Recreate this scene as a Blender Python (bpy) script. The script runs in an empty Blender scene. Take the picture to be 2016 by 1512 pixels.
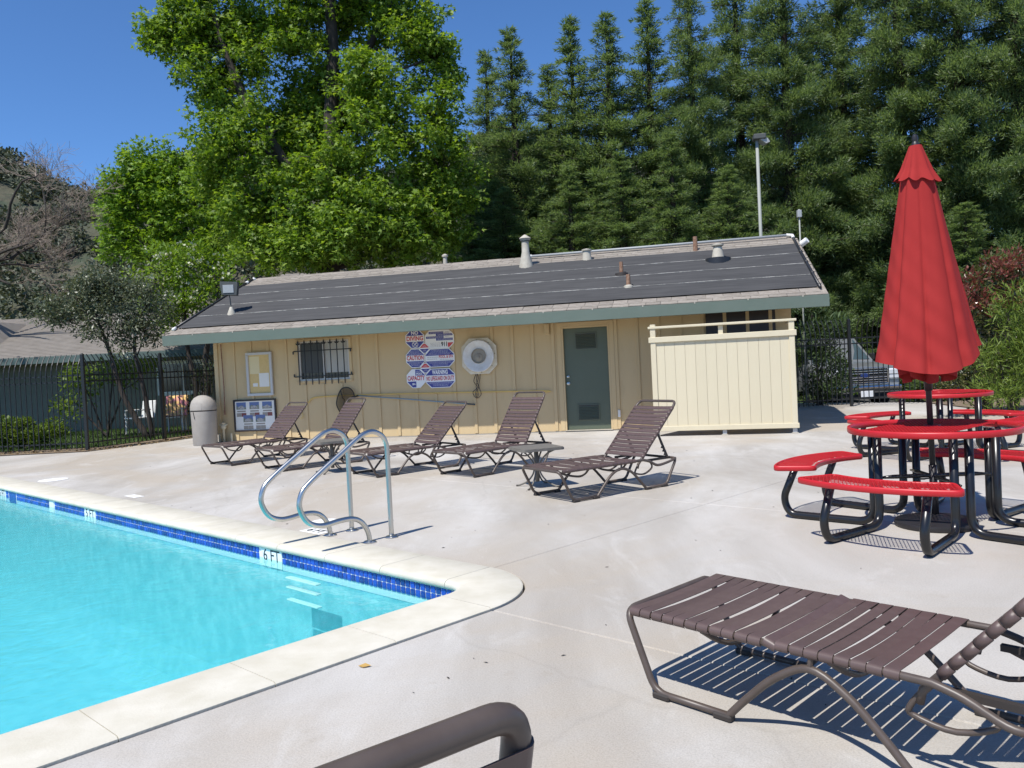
import bpy, bmesh, math, random
import numpy as np
from mathutils import Vector, Matrix
R = math.radians
random.seed(7)
RNG = np.random.default_rng(11)
SC = bpy.context.scene
COL = SC.collection

# ------------------------------------------------------------------ camera, sky, sun, exposure
CAM_H, PITCH, ROLL, FPX = 1.3687, -0.0242, -0.0495, 1562.2
cam_d = bpy.data.cameras.new('camera')
cam_d.sensor_fit = 'HORIZONTAL'; cam_d.sensor_width = 36.0
cam_d.lens = 36.0 * FPX / 2016.0
cam_d.clip_start = 0.05; cam_d.clip_end = 6000
cam = bpy.data.objects.new('camera', cam_d); COL.objects.link(cam)
_f = Vector((0, math.cos(PITCH), math.sin(PITCH))); _u = Vector((0, -math.sin(PITCH), math.cos(PITCH))); _r = Vector((1, 0, 0))
RT = _r * math.cos(ROLL) + _u * math.sin(ROLL); UP = -_r * math.sin(ROLL) + _u * math.cos(ROLL); FW = _f
M = Matrix.Identity(4)
for i in range(3):
    M[i][0] = RT[i]; M[i][1] = UP[i]; M[i][2] = -FW[i]
M[2][3] = CAM_H
cam.matrix_world = M
SC.camera = cam

SHX, SHY = 0.37, 0.488                       # shadow run per metre of height
SUN_EL = math.atan2(1.0, math.hypot(SHX, SHY))
world = bpy.data.worlds.new('World'); SC.world = world; world.use_nodes = True
wn = world.node_tree; wn.nodes.clear()
sky = wn.nodes.new('ShaderNodeTexSky'); sky.sky_type = 'NISHITA'; sky.sun_disc = False
sky.sun_elevation = SUN_EL
sky.sun_rotation = math.atan2(-SHX, -SHY)   # azimuth of the sun measured from +Y towards +X
sky.altitude = 1800; sky.air_density = 1.0; sky.dust_density = 0.0; sky.ozone_density = 10.0
bg = wn.nodes.new('ShaderNodeBackground'); bg.inputs['Strength'].default_value = 0.138
wo = wn.nodes.new('ShaderNodeOutputWorld')
hsat = wn.nodes.new('ShaderNodeHueSaturation'); hsat.inputs['Saturation'].default_value = 1.05
wn.links.new(sky.outputs[0], hsat.inputs['Color']); wn.links.new(hsat.outputs[0], bg.inputs[0]); wn.links.new(bg.outputs[0], wo.inputs[0])
sun_d = bpy.data.lights.new('sun', 'SUN'); sun_d.energy = 4.5; sun_d.angle = R(0.53); sun_d.color = (1.0, 0.965, 0.905)
sun = bpy.data.objects.new('sun', sun_d); COL.objects.link(sun)
sun.rotation_euler = Vector((SHX, SHY, -1.0)).to_track_quat('-Z', 'Y').to_euler()
sun.location = (-20, -20, 40)
vs = SC.view_settings
vs.view_transform = 'Standard'; vs.look = 'None'; vs.gamma = 1.0; vs.exposure = 0.32; vs.use_curve_mapping = False
SC.render.engine = 'CYCLES'
SC.cycles.max_bounces = 8; SC.cycles.diffuse_bounces = 3; SC.cycles.glossy_bounces = 3
SC.cycles.volume_bounces = 3; SC.cycles.transmission_bounces = 4; SC.cycles.transparent_max_bounces = 12
SC.cycles.use_denoising = True

def at(px, py, Y):
    """a point at depth Y (metres ahead of the photographer) seen in the direction px, py of the 2016 px photograph"""
    d = RT * ((px - 1008) / FPX) + UP * (-(py - 756) / FPX) + FW
    return Vector((0, 0, CAM_H)) + d * (Y / d.y)

# ------------------------------------------------------------------ materials
MATS = {}
def new_mat(name):
    m = bpy.data.materials.new(name); m.use_nodes = True
    nt = m.node_tree; nt.nodes.clear()
    MATS[name] = m
    return m, nt
def N(nt, t, **kw):
    n = nt.nodes.new(t)
    for k, v in kw.items():
        if k in n.inputs: n.inputs[k].default_value = v
        else: setattr(n, k, v)
    return n
def lk(nt, a, b): nt.links.new(a, b)
def c4(c): return (c[0], c[1], c[2], 1.0)
def mat(name, col, rough=0.6, metal=0.0, col2=None, scale=8.0, detail=5, bump=0.0, bscale=None, spec=0.5, contrast=(0.35, 0.68), stretch=None,
        col3=None, scale3=2.0, contrast3=(0.5, 0.62), coat=0.0, obj_rand=0.0, bdist=0.01):
    m, nt = new_mat(name)
    out = N(nt, 'ShaderNodeOutputMaterial'); p = N(nt, 'ShaderNodeBsdfPrincipled')
    p.inputs['Base Color'].default_value = c4(col); p.inputs['Roughness'].default_value = rough; p.inputs['Metallic'].default_value = metal
    p.inputs['Specular IOR Level'].default_value = spec
    if coat: p.inputs['Coat Weight'].default_value = coat; p.inputs['Coat Roughness'].default_value = 0.138
    lk(nt, p.outputs[0], out.inputs[0])
    tc = N(nt, 'ShaderNodeTexCoord'); src = tc.outputs['Object']
    if stretch:
        mp = N(nt, 'ShaderNodeMapping'); mp.inputs['Scale'].default_value = stretch; lk(nt, src, mp.inputs[0]); src = mp.outputs[0]
    cur = None
    if col2:
        nz = N(nt, 'ShaderNodeTexNoise'); nz.inputs['Scale'].default_value = scale; nz.inputs['Detail'].default_value = detail; nz.inputs['Roughness'].default_value = 0.6
        lk(nt, src, nz.inputs['Vector'])
        rp = N(nt, 'ShaderNodeValToRGB'); rp.color_ramp.elements[0].position = contrast[0]; rp.color_ramp.elements[1].position = contrast[1]
        rp.color_ramp.elements[0].color = c4(col); rp.color_ramp.elements[1].color = c4(col2)
        lk(nt, nz.outputs[0], rp.inputs[0]); cur = rp.outputs[0]
        if col3:
            n3 = N(nt, 'ShaderNodeTexNoise'); n3.inputs['Scale'].default_value = scale3; n3.inputs['Detail'].default_value = 8; n3.inputs['Roughness'].default_value = 0.65
            lk(nt, src, n3.inputs['Vector'])
            r3 = N(nt, 'ShaderNodeValToRGB'); r3.color_ramp.elements[0].position = contrast3[0]; r3.color_ramp.elements[1].position = contrast3[1]
            lk(nt, n3.outputs[0], r3.inputs[0])
            mx = N(nt, 'ShaderNodeMix', data_type='RGBA'); lk(nt, r3.outputs[0], mx.inputs[0]); lk(nt, cur, mx.inputs[6]); mx.inputs[7].default_value = c4(col3)
            cur = mx.outputs[2]
    if obj_rand:
        oi = N(nt, 'ShaderNodeObjectInfo'); hs = N(nt, 'ShaderNodeHueSaturation')
        mr = N(nt, 'ShaderNodeMapRange'); mr.inputs['To Min'].default_value = 1 - obj_rand; mr.inputs['To Max'].default_value = 1 + obj_rand
        lk(nt, oi.outputs['Random'], mr.inputs[0]); lk(nt, mr.outputs[0], hs.inputs['Value'])
        if cur: lk(nt, cur, hs.inputs['Color'])
        else: hs.inputs['Color'].default_value = c4(col)
        cur = hs.outputs[0]
    if cur: lk(nt, cur, p.inputs['Base Color'])
    if bump:
        nb = N(nt, 'ShaderNodeTexNoise'); nb.inputs['Scale'].default_value = bscale or scale * 3; nb.inputs['Detail'].default_value = 6
        lk(nt, src, nb.inputs['Vector'])
        b = N(nt, 'ShaderNodeBump'); b.inputs['Strength'].default_value = bump; b.inputs['Distance'].default_value = bdist
        lk(nt, nb.outputs[0], b.inputs['Height']); lk(nt, b.outputs[0], p.inputs['Normal'])
    return m
def leaf_mat(name, cols, trans=0.35, tcol=None, rough=0.5, spec=0.3):
    """foliage: each leaf takes one of the colours; a share of the light passes through the leaf"""
    m, nt = new_mat(name)
    out = N(nt, 'ShaderNodeOutputMaterial'); p = N(nt, 'ShaderNodeBsdfPrincipled'); p.inputs['Roughness'].default_value = rough
    p.inputs['Specular IOR Level'].default_value = spec
    g = N(nt, 'ShaderNodeNewGeometry'); rp = N(nt, 'ShaderNodeValToRGB')
    els = rp.color_ramp.elements
    while len(els) < len(cols): els.new(0.5)
    for i, c in enumerate(cols):
        els[i].position = i / max(1, len(cols) - 1); els[i].color = c4(c)
    lk(nt, g.outputs['Random Per Island'], rp.inputs[0]); lk(nt, rp.outputs[0], p.inputs['Base Color'])
    t = N(nt, 'ShaderNodeBsdfTranslucent')
    mx = N(nt, 'ShaderNodeMix', data_type='RGBA', blend_type='MULTIPLY'); mx.inputs[0].default_value = 1.0
    lk(nt, rp.outputs[0], mx.inputs[6]); mx.inputs[7].default_value = c4(tcol or (1.5, 1.4, 0.6)); lk(nt, mx.outputs[2], t.inputs[0])
    ms = N(nt, 'ShaderNodeMixShader'); ms.inputs[0].default_value = trans
    lk(nt, p.outputs[0], ms.inputs[1]); lk(nt, t.outputs[0], ms.inputs[2]); lk(nt, ms.outputs[0], out.inputs[0])
    return m

def concrete_mat():
    m, nt = new_mat('concrete')
    out = N(nt, 'ShaderNodeOutputMaterial'); p = N(nt, 'ShaderNodeBsdfPrincipled'); p.inputs['Roughness'].default_value = 0.92; p.inputs['Specular IOR Level'].default_value = 0.22
    lk(nt, p.outputs[0], out.inputs[0]); tc = N(nt, 'ShaderNodeTexCoord')
    mp = N(nt, 'ShaderNodeMapping'); mp.inputs['Rotation'].default_value = (0, 0, 0.75); mp.inputs['Scale'].default_value = (1.0, 0.42, 1.0); lk(nt, tc.outputs['Object'], mp.inputs[0])
    def noise(sc_, det, rough=0.6, vec=None, dist=0.0):
        n = N(nt, 'ShaderNodeTexNoise'); n.inputs['Scale'].default_value = sc_; n.inputs['Detail'].default_value = det; n.inputs['Roughness'].default_value = rough; n.inputs['Distortion'].default_value = dist
        lk(nt, vec or tc.outputs['Object'], n.inputs['Vector']); return n.outputs[0]
    def ramp(src, stops):
        r_ = N(nt, 'ShaderNodeValToRGB'); e = r_.color_ramp.elements
        while len(e) < len(stops): e.new(0.5)
        for el, (pos, c) in zip(e, stops): el.position = pos; el.color = c4(c)
        lk(nt, src, r_.inputs[0]); return r_.outputs[0]
    def mixc(f, a, b, mode='MIX'):
        x = N(nt, 'ShaderNodeMix', data_type='RGBA', blend_type=mode)
        if isinstance(f, float): x.inputs[0].default_value = f
        else: lk(nt, f, x.inputs[0])
        for s_, v in ((6, a), (7, b)):
            if isinstance(v, tuple): x.inputs[s_].default_value = c4(v)
            else: lk(nt, v, x.inputs[s_])
        return x.outputs[2]
    base = ramp(noise(0.55, 9, 0.62, mp.outputs[0], 0.8), [(0.30, (0.345, 0.308, 0.262)), (0.48, (0.435, 0.405, 0.362)), (0.66, (0.55, 0.522, 0.482))])
    base = mixc(ramp(noise(0.22, 7, 0.6, None, 1.0), [(0.47, (0, 0, 0)), (0.60, (0.8, 0.8, 0.8))]), base, (0.43, 0.372, 0.298))
    base = mixc(ramp(noise(1.7, 10, 0.7, mp.outputs[0], 1.2), [(0.55, (0, 0, 0)), (0.70, (0.5, 0.5, 0.5))]), base, (0.585, 0.56, 0.52))
    base = mixc(ramp(noise(4.5, 6, 0.7), [(0.60, (0, 0, 0)), (0.72, (0.35, 0.35, 0.35))]), base, (0.34, 0.295, 0.235))
    base = mixc(0.55, base, ramp(noise(130, 3, 0.7), [(0.30, (0.62, 0.62, 0.62)), (0.55, (1.0, 1.0, 1.0)), (0.75, (1.12, 1.12, 1.12))]), 'MULTIPLY')
    # fine cracks
    v = N(nt, 'ShaderNodeTexVoronoi', feature='DISTANCE_TO_EDGE'); v.inputs['Scale'].default_value = 0.33; 
    dn = N(nt, 'ShaderNodeTexNoise'); dn.inputs['Scale'].default_value = 1.2; dn.inputs['Detail'].default_value = 8; lk(nt, tc.outputs['Object'], dn.inputs['Vector'])
    vm = N(nt, 'ShaderNodeMix', data_type='VECTOR'); vm.inputs[0].default_value = 0.35; lk(nt, tc.outputs['Object'], vm.inputs[4]); lk(nt, dn.outputs['Color'], vm.inputs[5]); lk(nt, vm.outputs[1], v.inputs['Vector'])
    base = mixc(ramp(v.outputs['Distance'], [(0.0, (0.12, 0.12, 0.12)), (0.002, (0, 0, 0))]), base, (0.20, 0.18, 0.155))
    lk(nt, base, p.inputs['Base Color'])
    hb = N(nt, 'ShaderNodeMath', operation='ADD'); lk(nt, noise(160, 4, 0.7), hb.inputs[0]); lk(nt, noise(28, 5, 0.6, mp.outputs[0]), hb.inputs[1])
    b = N(nt, 'ShaderNodeBump'); b.inputs['Strength'].default_value = 0.30; b.inputs['Distance'].default_value = 0.004; lk(nt, hb.outputs[0], b.inputs['Height']); lk(nt, b.outputs[0], p.inputs['Normal'])
concrete_mat()
mat('coping', (0.56, 0.52, 0.42), 0.85, col2=(0.64, 0.60, 0.505), scale=5, bump=0.3, bscale=90, spec=0.25, obj_rand=0.035, col3=(0.60, 0.54, 0.44), scale3=14, contrast3=(0.62, 0.72), bdist=0.004)
mat('joint', (0.30, 0.28, 0.25), 0.95)
mat('plaster', (0.20, 0.51, 0.58), 0.9, col2=(0.37, 0.67, 0.73), scale=7, detail=8, contrast=(0.38, 0.62))
mat('tile_blue', (0.016, 0.060, 0.36), 0.12, obj_rand=0.45, spec=0.6)
mat('grout', (0.78, 0.80, 0.80), 0.8)
mat('tile_white', (0.78, 0.80, 0.78), 0.15)
mat('ink', (0.02, 0.025, 0.03), 0.5)
mat('steel', (0.56, 0.555, 0.53), 0.30, 1.0)
mat('wall_cream', (0.555, 0.42, 0.235), 0.75, col2=(0.585, 0.45, 0.26), scale=1.2, bump=0.12, bscale=60, stretch=(1, 1, 0.25), spec=0.3, col3=(0.47, 0.35, 0.195), scale3=3.0, contrast3=(0.56, 0.80))
mat('screen_cream', (0.60, 0.53, 0.375), 0.7, col2=(0.63, 0.56, 0.40), scale=2.0, bump=0.1, bscale=60, stretch=(1, 1, 0.2), spec=0.3, obj_rand=0.02)
mat('trim_green', (0.108, 0.142, 0.113), 0.55, col2=(0.120, 0.153, 0.124), scale=3, bump=0.05, bscale=40)
mat('door_green', (0.090, 0.112, 0.076), 0.5, col2=(0.100, 0.122, 0.085), scale=2)
mat('shingle', (0.235, 0.205, 0.172), 0.95, col2=(0.32, 0.285, 0.245), scale=9, bump=0.6, bscale=160, obj_rand=0.13, spec=0.15)
mat('shingle_grey', (0.24, 0.215, 0.19), 0.95, col2=(0.30, 0.27, 0.24), scale=3, bump=0.5, bscale=60, obj_rand=0.1, spec=0.15)
mat('solar_black', (0.030, 0.030, 0.032), 0.65, col2=(0.055, 0.054, 0.055), scale=3, stretch=(0.4, 4, 1), spec=0.35)
mat('solar_edge', (0.16, 0.155, 0.14), 0.8, col2=(0.40, 0.385, 0.35), scale=6, contrast=(0.42, 0.6))
mat('pipe_black', (0.02, 0.02, 0.022), 0.4)
mat('pvc_grey', (0.34, 0.35, 0.35), 0.5)
mat('pvc_white', (0.78, 0.77, 0.73), 0.45)
mat('vent_paint', (0.50, 0.46, 0.38), 0.7, col2=(0.40, 0.36, 0.29), scale=9)
mat('rust', (0.20, 0.10, 0.06), 0.9, col2=(0.33, 0.21, 0.14), scale=22)
mat('soffit', (0.55, 0.43, 0.26), 0.8)
mat('iron', (0.012, 0.012, 0.014), 0.45)
mat('fence_black', (0.014, 0.015, 0.016), 0.4)
mat('glass_dark', (0.035, 0.035, 0.034), 0.08, spec=0.6)
mat('blind', (0.55, 0.53, 0.47), 0.7)
mat('window_frame', (0.62, 0.60, 0.55), 0.5)
mat('alu', (0.50, 0.50, 0.49), 0.45, 0.0)
mat('cork', (0.60, 0.44, 0.19), 0.9, col2=(0.66, 0.49, 0.23), scale=30)
mat('paper', (0.74, 0.73, 0.68), 0.8)
mat('paper_old', (0.70, 0.60, 0.36), 0.8)
mat('frame_dark', (0.025, 0.018, 0.018), 0.4)
mat('sign_white', (0.80, 0.80, 0.79), 0.4)
mat('sign_blue', (0.045, 0.05, 0.26), 0.4)
mat('sign_red', (0.55, 0.06, 0.06), 0.4)
mat('photo_sky', (0.10, 0.15, 0.32), 0.4)
mat('photo_green', (0.07, 0.11, 0.06), 0.4, col2=(0.30, 0.30, 0.26), scale=40)
mat('photo_house', (0.52, 0.50, 0.48), 0.4, col2=(0.15, 0.13, 0.12), scale=50)
mat('swatch_red', (0.20, 0.06, 0.055), 0.5)
mat('swatch_grey', (0.30, 0.27, 0.23), 0.5)
mat('horn_white', (0.70, 0.70, 0.69), 0.5, col2=(0.62, 0.60, 0.56), scale=12)
mat('horn_paint', (0.72, 0.66, 0.52), 0.6, col2=(0.60, 0.52, 0.38), scale=14)
mat('horn_inner', (0.30, 0.27, 0.22), 0.6)
mat('brown_strap', (0.094, 0.061, 0.054), 0.45, col2=(0.110, 0.073, 0.065), scale=20, obj_rand=0.10, bump=0.1, bscale=300, bdist=0.002)
mat('brown_frame', (0.078, 0.058, 0.047), 0.42, col2=(0.094, 0.072, 0.06), scale=15, spec=0.5)
mat('rubber', (0.035, 0.028, 0.024), 0.7)
mat('table_bronze', (0.15, 0.135, 0.115), 0.5, col2=(0.19, 0.175, 0.15), scale=20)
mat('red_plastic', (0.47, 0.014, 0.020), 0.42, spec=0.45, col2=(0.51, 0.018, 0.024), scale=6)
mat('tube_black', (0.010, 0.010, 0.011), 0.28, spec=0.55)
mat('canvas_red', (0.30, 0.027, 0.026), 0.9, col2=(0.325, 0.031, 0.029), scale=3, bump=0.25, bscale=500, spec=0.1, bdist=0.001)
mat('pole_dark', (0.022, 0.020, 0.022), 0.45)
mat('can_beige', (0.33, 0.30, 0.265), 0.7, col2=(0.37, 0.34, 0.305), scale=6, bump=0.2, bscale=120)
mat('lamp_grey', (0.07, 0.075, 0.072), 0.6)
mat('pole_paint', (0.30, 0.31, 0.28), 0.6)
mat('lamp_glass', (0.36, 0.365, 0.36), 0.2)
mat('bark', (0.075, 0.06, 0.048), 0.95, col2=(0.12, 0.10, 0.08), scale=5, bump=0.8, bscale=12, stretch=(1, 1, 0.2), bdist=0.03)
mat('bark_dark', (0.030, 0.024, 0.020), 0.95, col2=(0.055, 0.044, 0.036), scale=5, bump=0.8, bscale=12, stretch=(1, 1, 0.2), bdist=0.03)
mat('bark_red', (0.045, 0.030, 0.024), 0.95, col2=(0.028, 0.02, 0.017), scale=4, stretch=(1, 1, 0.15), bump=0.8, bscale=10, bdist=0.04)
mat('twig', (0.21, 0.165, 0.13), 0.9, col2=(0.27, 0.215, 0.175), scale=3)
mat('house_wall', (0.19, 0.185, 0.145), 0.85, col2=(0.21, 0.205, 0.165), scale=2)
mat('house_trim', (0.09, 0.13, 0.12), 0.6)
mat('white_paint', (0.72, 0.72, 0.70), 0.6)
mat('asphalt', (0.055, 0.055, 0.056), 0.95, col2=(0.085, 0.085, 0.085), scale=40, bump=0.3, bscale=120)
mat('earth', (0.16, 0.115, 0.075), 1.0, col2=(0.24, 0.18, 0.12), scale=7, bump=0.8, bscale=40, col3=(0.08, 0.06, 0.04), scale3=20, contrast3=(0.55, 0.65), bdist=0.02)
mat('lawn', (0.045, 0.085, 0.018), 0.95, col2=(0.085, 0.13, 0.03), scale=10, bump=0.9, bscale=90, bdist=0.02)
mat('ground_far', (0.10, 0.11, 0.05), 1.0, col2=(0.16, 0.14, 0.08), scale=0.05)
mat('hill', (0.060, 0.066, 0.038), 1.0, col2=(0.105, 0.088, 0.060), scale=0.03, detail=10, col3=(0.045, 0.06, 0.035), scale3=0.06, contrast3=(0.5, 0.6), bump=1.0, bscale=0.3, bdist=2.0)
mat('paint_silver', (0.25, 0.26, 0.275), 0.3, 0.35, coat=0.6)
mat('chrome', (0.75, 0.75, 0.76), 0.08, 1.0)
mat('car_glass', (0.05, 0.075, 0.09), 0.06, spec=0.9)
mat('tyre', (0.02, 0.02, 0.02), 0.85)
mat('emblem_blue', (0.02, 0.04, 0.16), 0.3)
mat('lens', (0.65, 0.66, 0.68), 0.08, spec=0.8)
mat('chair_white', (0.66, 0.66, 0.63), 0.5)
mat('towel', (0.75, 0.28, 0.30), 0.95, col2=(0.80, 0.52, 0.20), scale=7, contrast=(0.45, 0.55))
mat('net_mesh', (0.055, 0.045, 0.032), 0.8)
mat('rod_yellow', (0.60, 0.43, 0.13), 0.5)
mat('rod_blue', (0.22, 0.30, 0.36), 0.35, 0.4)
mat('dry_leaf', (0.42, 0.26, 0.07), 0.7)
mat('deck_marker', (0.80, 0.79, 0.75), 0.6)

leaf_mat('leaf_gum', [(0.060, 0.115, 0.012), (0.12, 0.205, 0.02), (0.20, 0.305, 0.034), (0.31, 0.415, 0.08)], 0.45, (1.5, 1.5, 0.5))
leaf_mat('leaf_gum2', [(0.09, 0.175, 0.014), (0.145, 0.26, 0.024), (0.20, 0.335, 0.036), (0.27, 0.40, 0.06)], 0.42, (1.5, 1.4, 0.5))
leaf_mat('leaf_spring', [(0.11, 0.20, 0.015), (0.16, 0.26, 0.025), (0.21, 0.31, 0.04)], 0.42, (1.45, 1.4, 0.5))
leaf_mat('leaf_olive', [(0.070, 0.088, 0.045), (0.115, 0.135, 0.075), (0.19, 0.205, 0.13)], 0.25, (1.3, 1.3, 0.8), rough=0.4, spec=0.5)
leaf_mat('flower', [(0.62, 0.62, 0.42), (0.70, 0.68, 0.50)], 0.3, (1.0, 1.0, 0.9))
leaf_mat('leaf_redwood', [(0.065, 0.105, 0.044), (0.11, 0.165, 0.064), (0.16, 0.22, 0.088), (0.22, 0.28, 0.125)], 0.45, (1.45, 1.5, 0.85), rough=0.45, spec=0.4)
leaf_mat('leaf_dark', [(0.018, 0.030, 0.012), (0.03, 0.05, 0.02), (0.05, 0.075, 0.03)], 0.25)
leaf_mat('leaf_oleander', [(0.035, 0.06, 0.025), (0.06, 0.095, 0.035), (0.10, 0.15, 0.06)], 0.25)
leaf_mat('leaf_photinia_red', [(0.14, 0.035, 0.028), (0.22, 0.065, 0.05), (0.19, 0.09, 0.045)], 0.3, (1.3, 0.9, 0.8), rough=0.3, spec=0.5)
leaf_mat('leaf_photinia', [(0.04, 0.055, 0.018), (0.08, 0.095, 0.03), (0.15, 0.13, 0.06)], 0.25, rough=0.3, spec=0.5)
leaf_mat('leaf_podo', [(0.085, 0.135, 0.022), (0.14, 0.20, 0.035), (0.22, 0.28, 0.06)], 0.35, (1.4, 1.4, 0.5))
leaf_mat('leaf_bush', [(0.07, 0.12, 0.018), (0.11, 0.17, 0.025), (0.16, 0.22, 0.035)], 0.35)
leaf_mat('leaf_grass', [(0.05, 0.09, 0.02), (0.08, 0.13, 0.03)], 0.35)
leaf_mat('leaf_hill', [(0.055, 0.075, 0.045), (0.085, 0.10, 0.06), (0.12, 0.125, 0.08)], 0.15)
leaf_mat('leaf_litter', [(0.22, 0.15, 0.07), (0.30, 0.22, 0.12), (0.12, 0.08, 0.05)], 0.1)

def water_mat():
    m, nt = new_mat('water')
    out = N(nt, 'ShaderNodeOutputMaterial')
    tc = N(nt, 'ShaderNodeTexCoord')
    n1 = N(nt, 'ShaderNodeTexNoise'); n1.inputs['Scale'].default_value = 3.2; n1.inputs['Detail'].default_value = 3; n1.inputs['Distortion'].default_value = 0.6
    n2 = N(nt, 'ShaderNodeTexNoise'); n2.inputs['Scale'].default_value = 20; n2.inputs['Detail'].default_value = 2
    lk(nt, tc.outputs['Object'], n1.inputs['Vector']); lk(nt, tc.outputs['Object'], n2.inputs['Vector'])
    ad = N(nt, 'ShaderNodeMath', operation='MULTIPLY_ADD'); lk(nt, n2.outputs[0], ad.inputs[0]); ad.inputs[1].default_value = 0.35; lk(nt, n1.outputs[0], ad.inputs[2])
    b = N(nt, 'ShaderNodeBump'); b.inputs['Strength'].default_value = 0.38; b.inputs['Distance'].default_value = 0.02; lk(nt, ad.outputs[0], b.inputs['Height'])
    fr = N(nt, 'ShaderNodeFresnel'); fr.inputs['IOR'].default_value = 1.33; lk(nt, b.outputs[0], fr.inputs['Normal'])
    tr = N(nt, 'ShaderNodeBsdfTransparent'); tr.inputs[0].default_value = (0.72, 0.97, 0.985, 1)
    gl = N(nt, 'ShaderNodeBsdfGlossy'); gl.inputs['Roughness'].default_value = 0.02; lk(nt, b.outputs[0], gl.inputs['Normal'])
    mx = N(nt, 'ShaderNodeMixShader'); lk(nt, fr.outputs[0], mx.inputs[0]); lk(nt, tr.outputs[0], mx.inputs[1]); lk(nt, gl.outputs[0], mx.inputs[2])
    lk(nt, mx.outputs[0], out.inputs[0])
    vo = N(nt, 'ShaderNodeVolumePrincipled'); vo.inputs['Color'].default_value = (0.44, 0.87, 0.91, 1); vo.inputs['Density'].default_value = 0.26; vo.inputs['Anisotropy'].default_value = 0.0
    lk(nt, vo.outputs[0], out.inputs['Volume'])
water_mat()
def net_mat():
    m, nt = new_mat('netting')
    out = N(nt, 'ShaderNodeOutputMaterial'); d = N(nt, 'ShaderNodeBsdfDiffuse'); d.inputs[0].default_value = (0.06, 0.045, 0.03, 1)
    t = N(nt, 'ShaderNodeBsdfTransparent'); mx = N(nt, 'ShaderNodeMixShader'); mx.inputs[0].default_value = 0.55
    lk(nt, t.outputs[0], mx.inputs[1]); lk(nt, d.outputs[0], mx.inputs[2]); lk(nt, mx.outputs[0], out.inputs[0])
net_mat()

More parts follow.
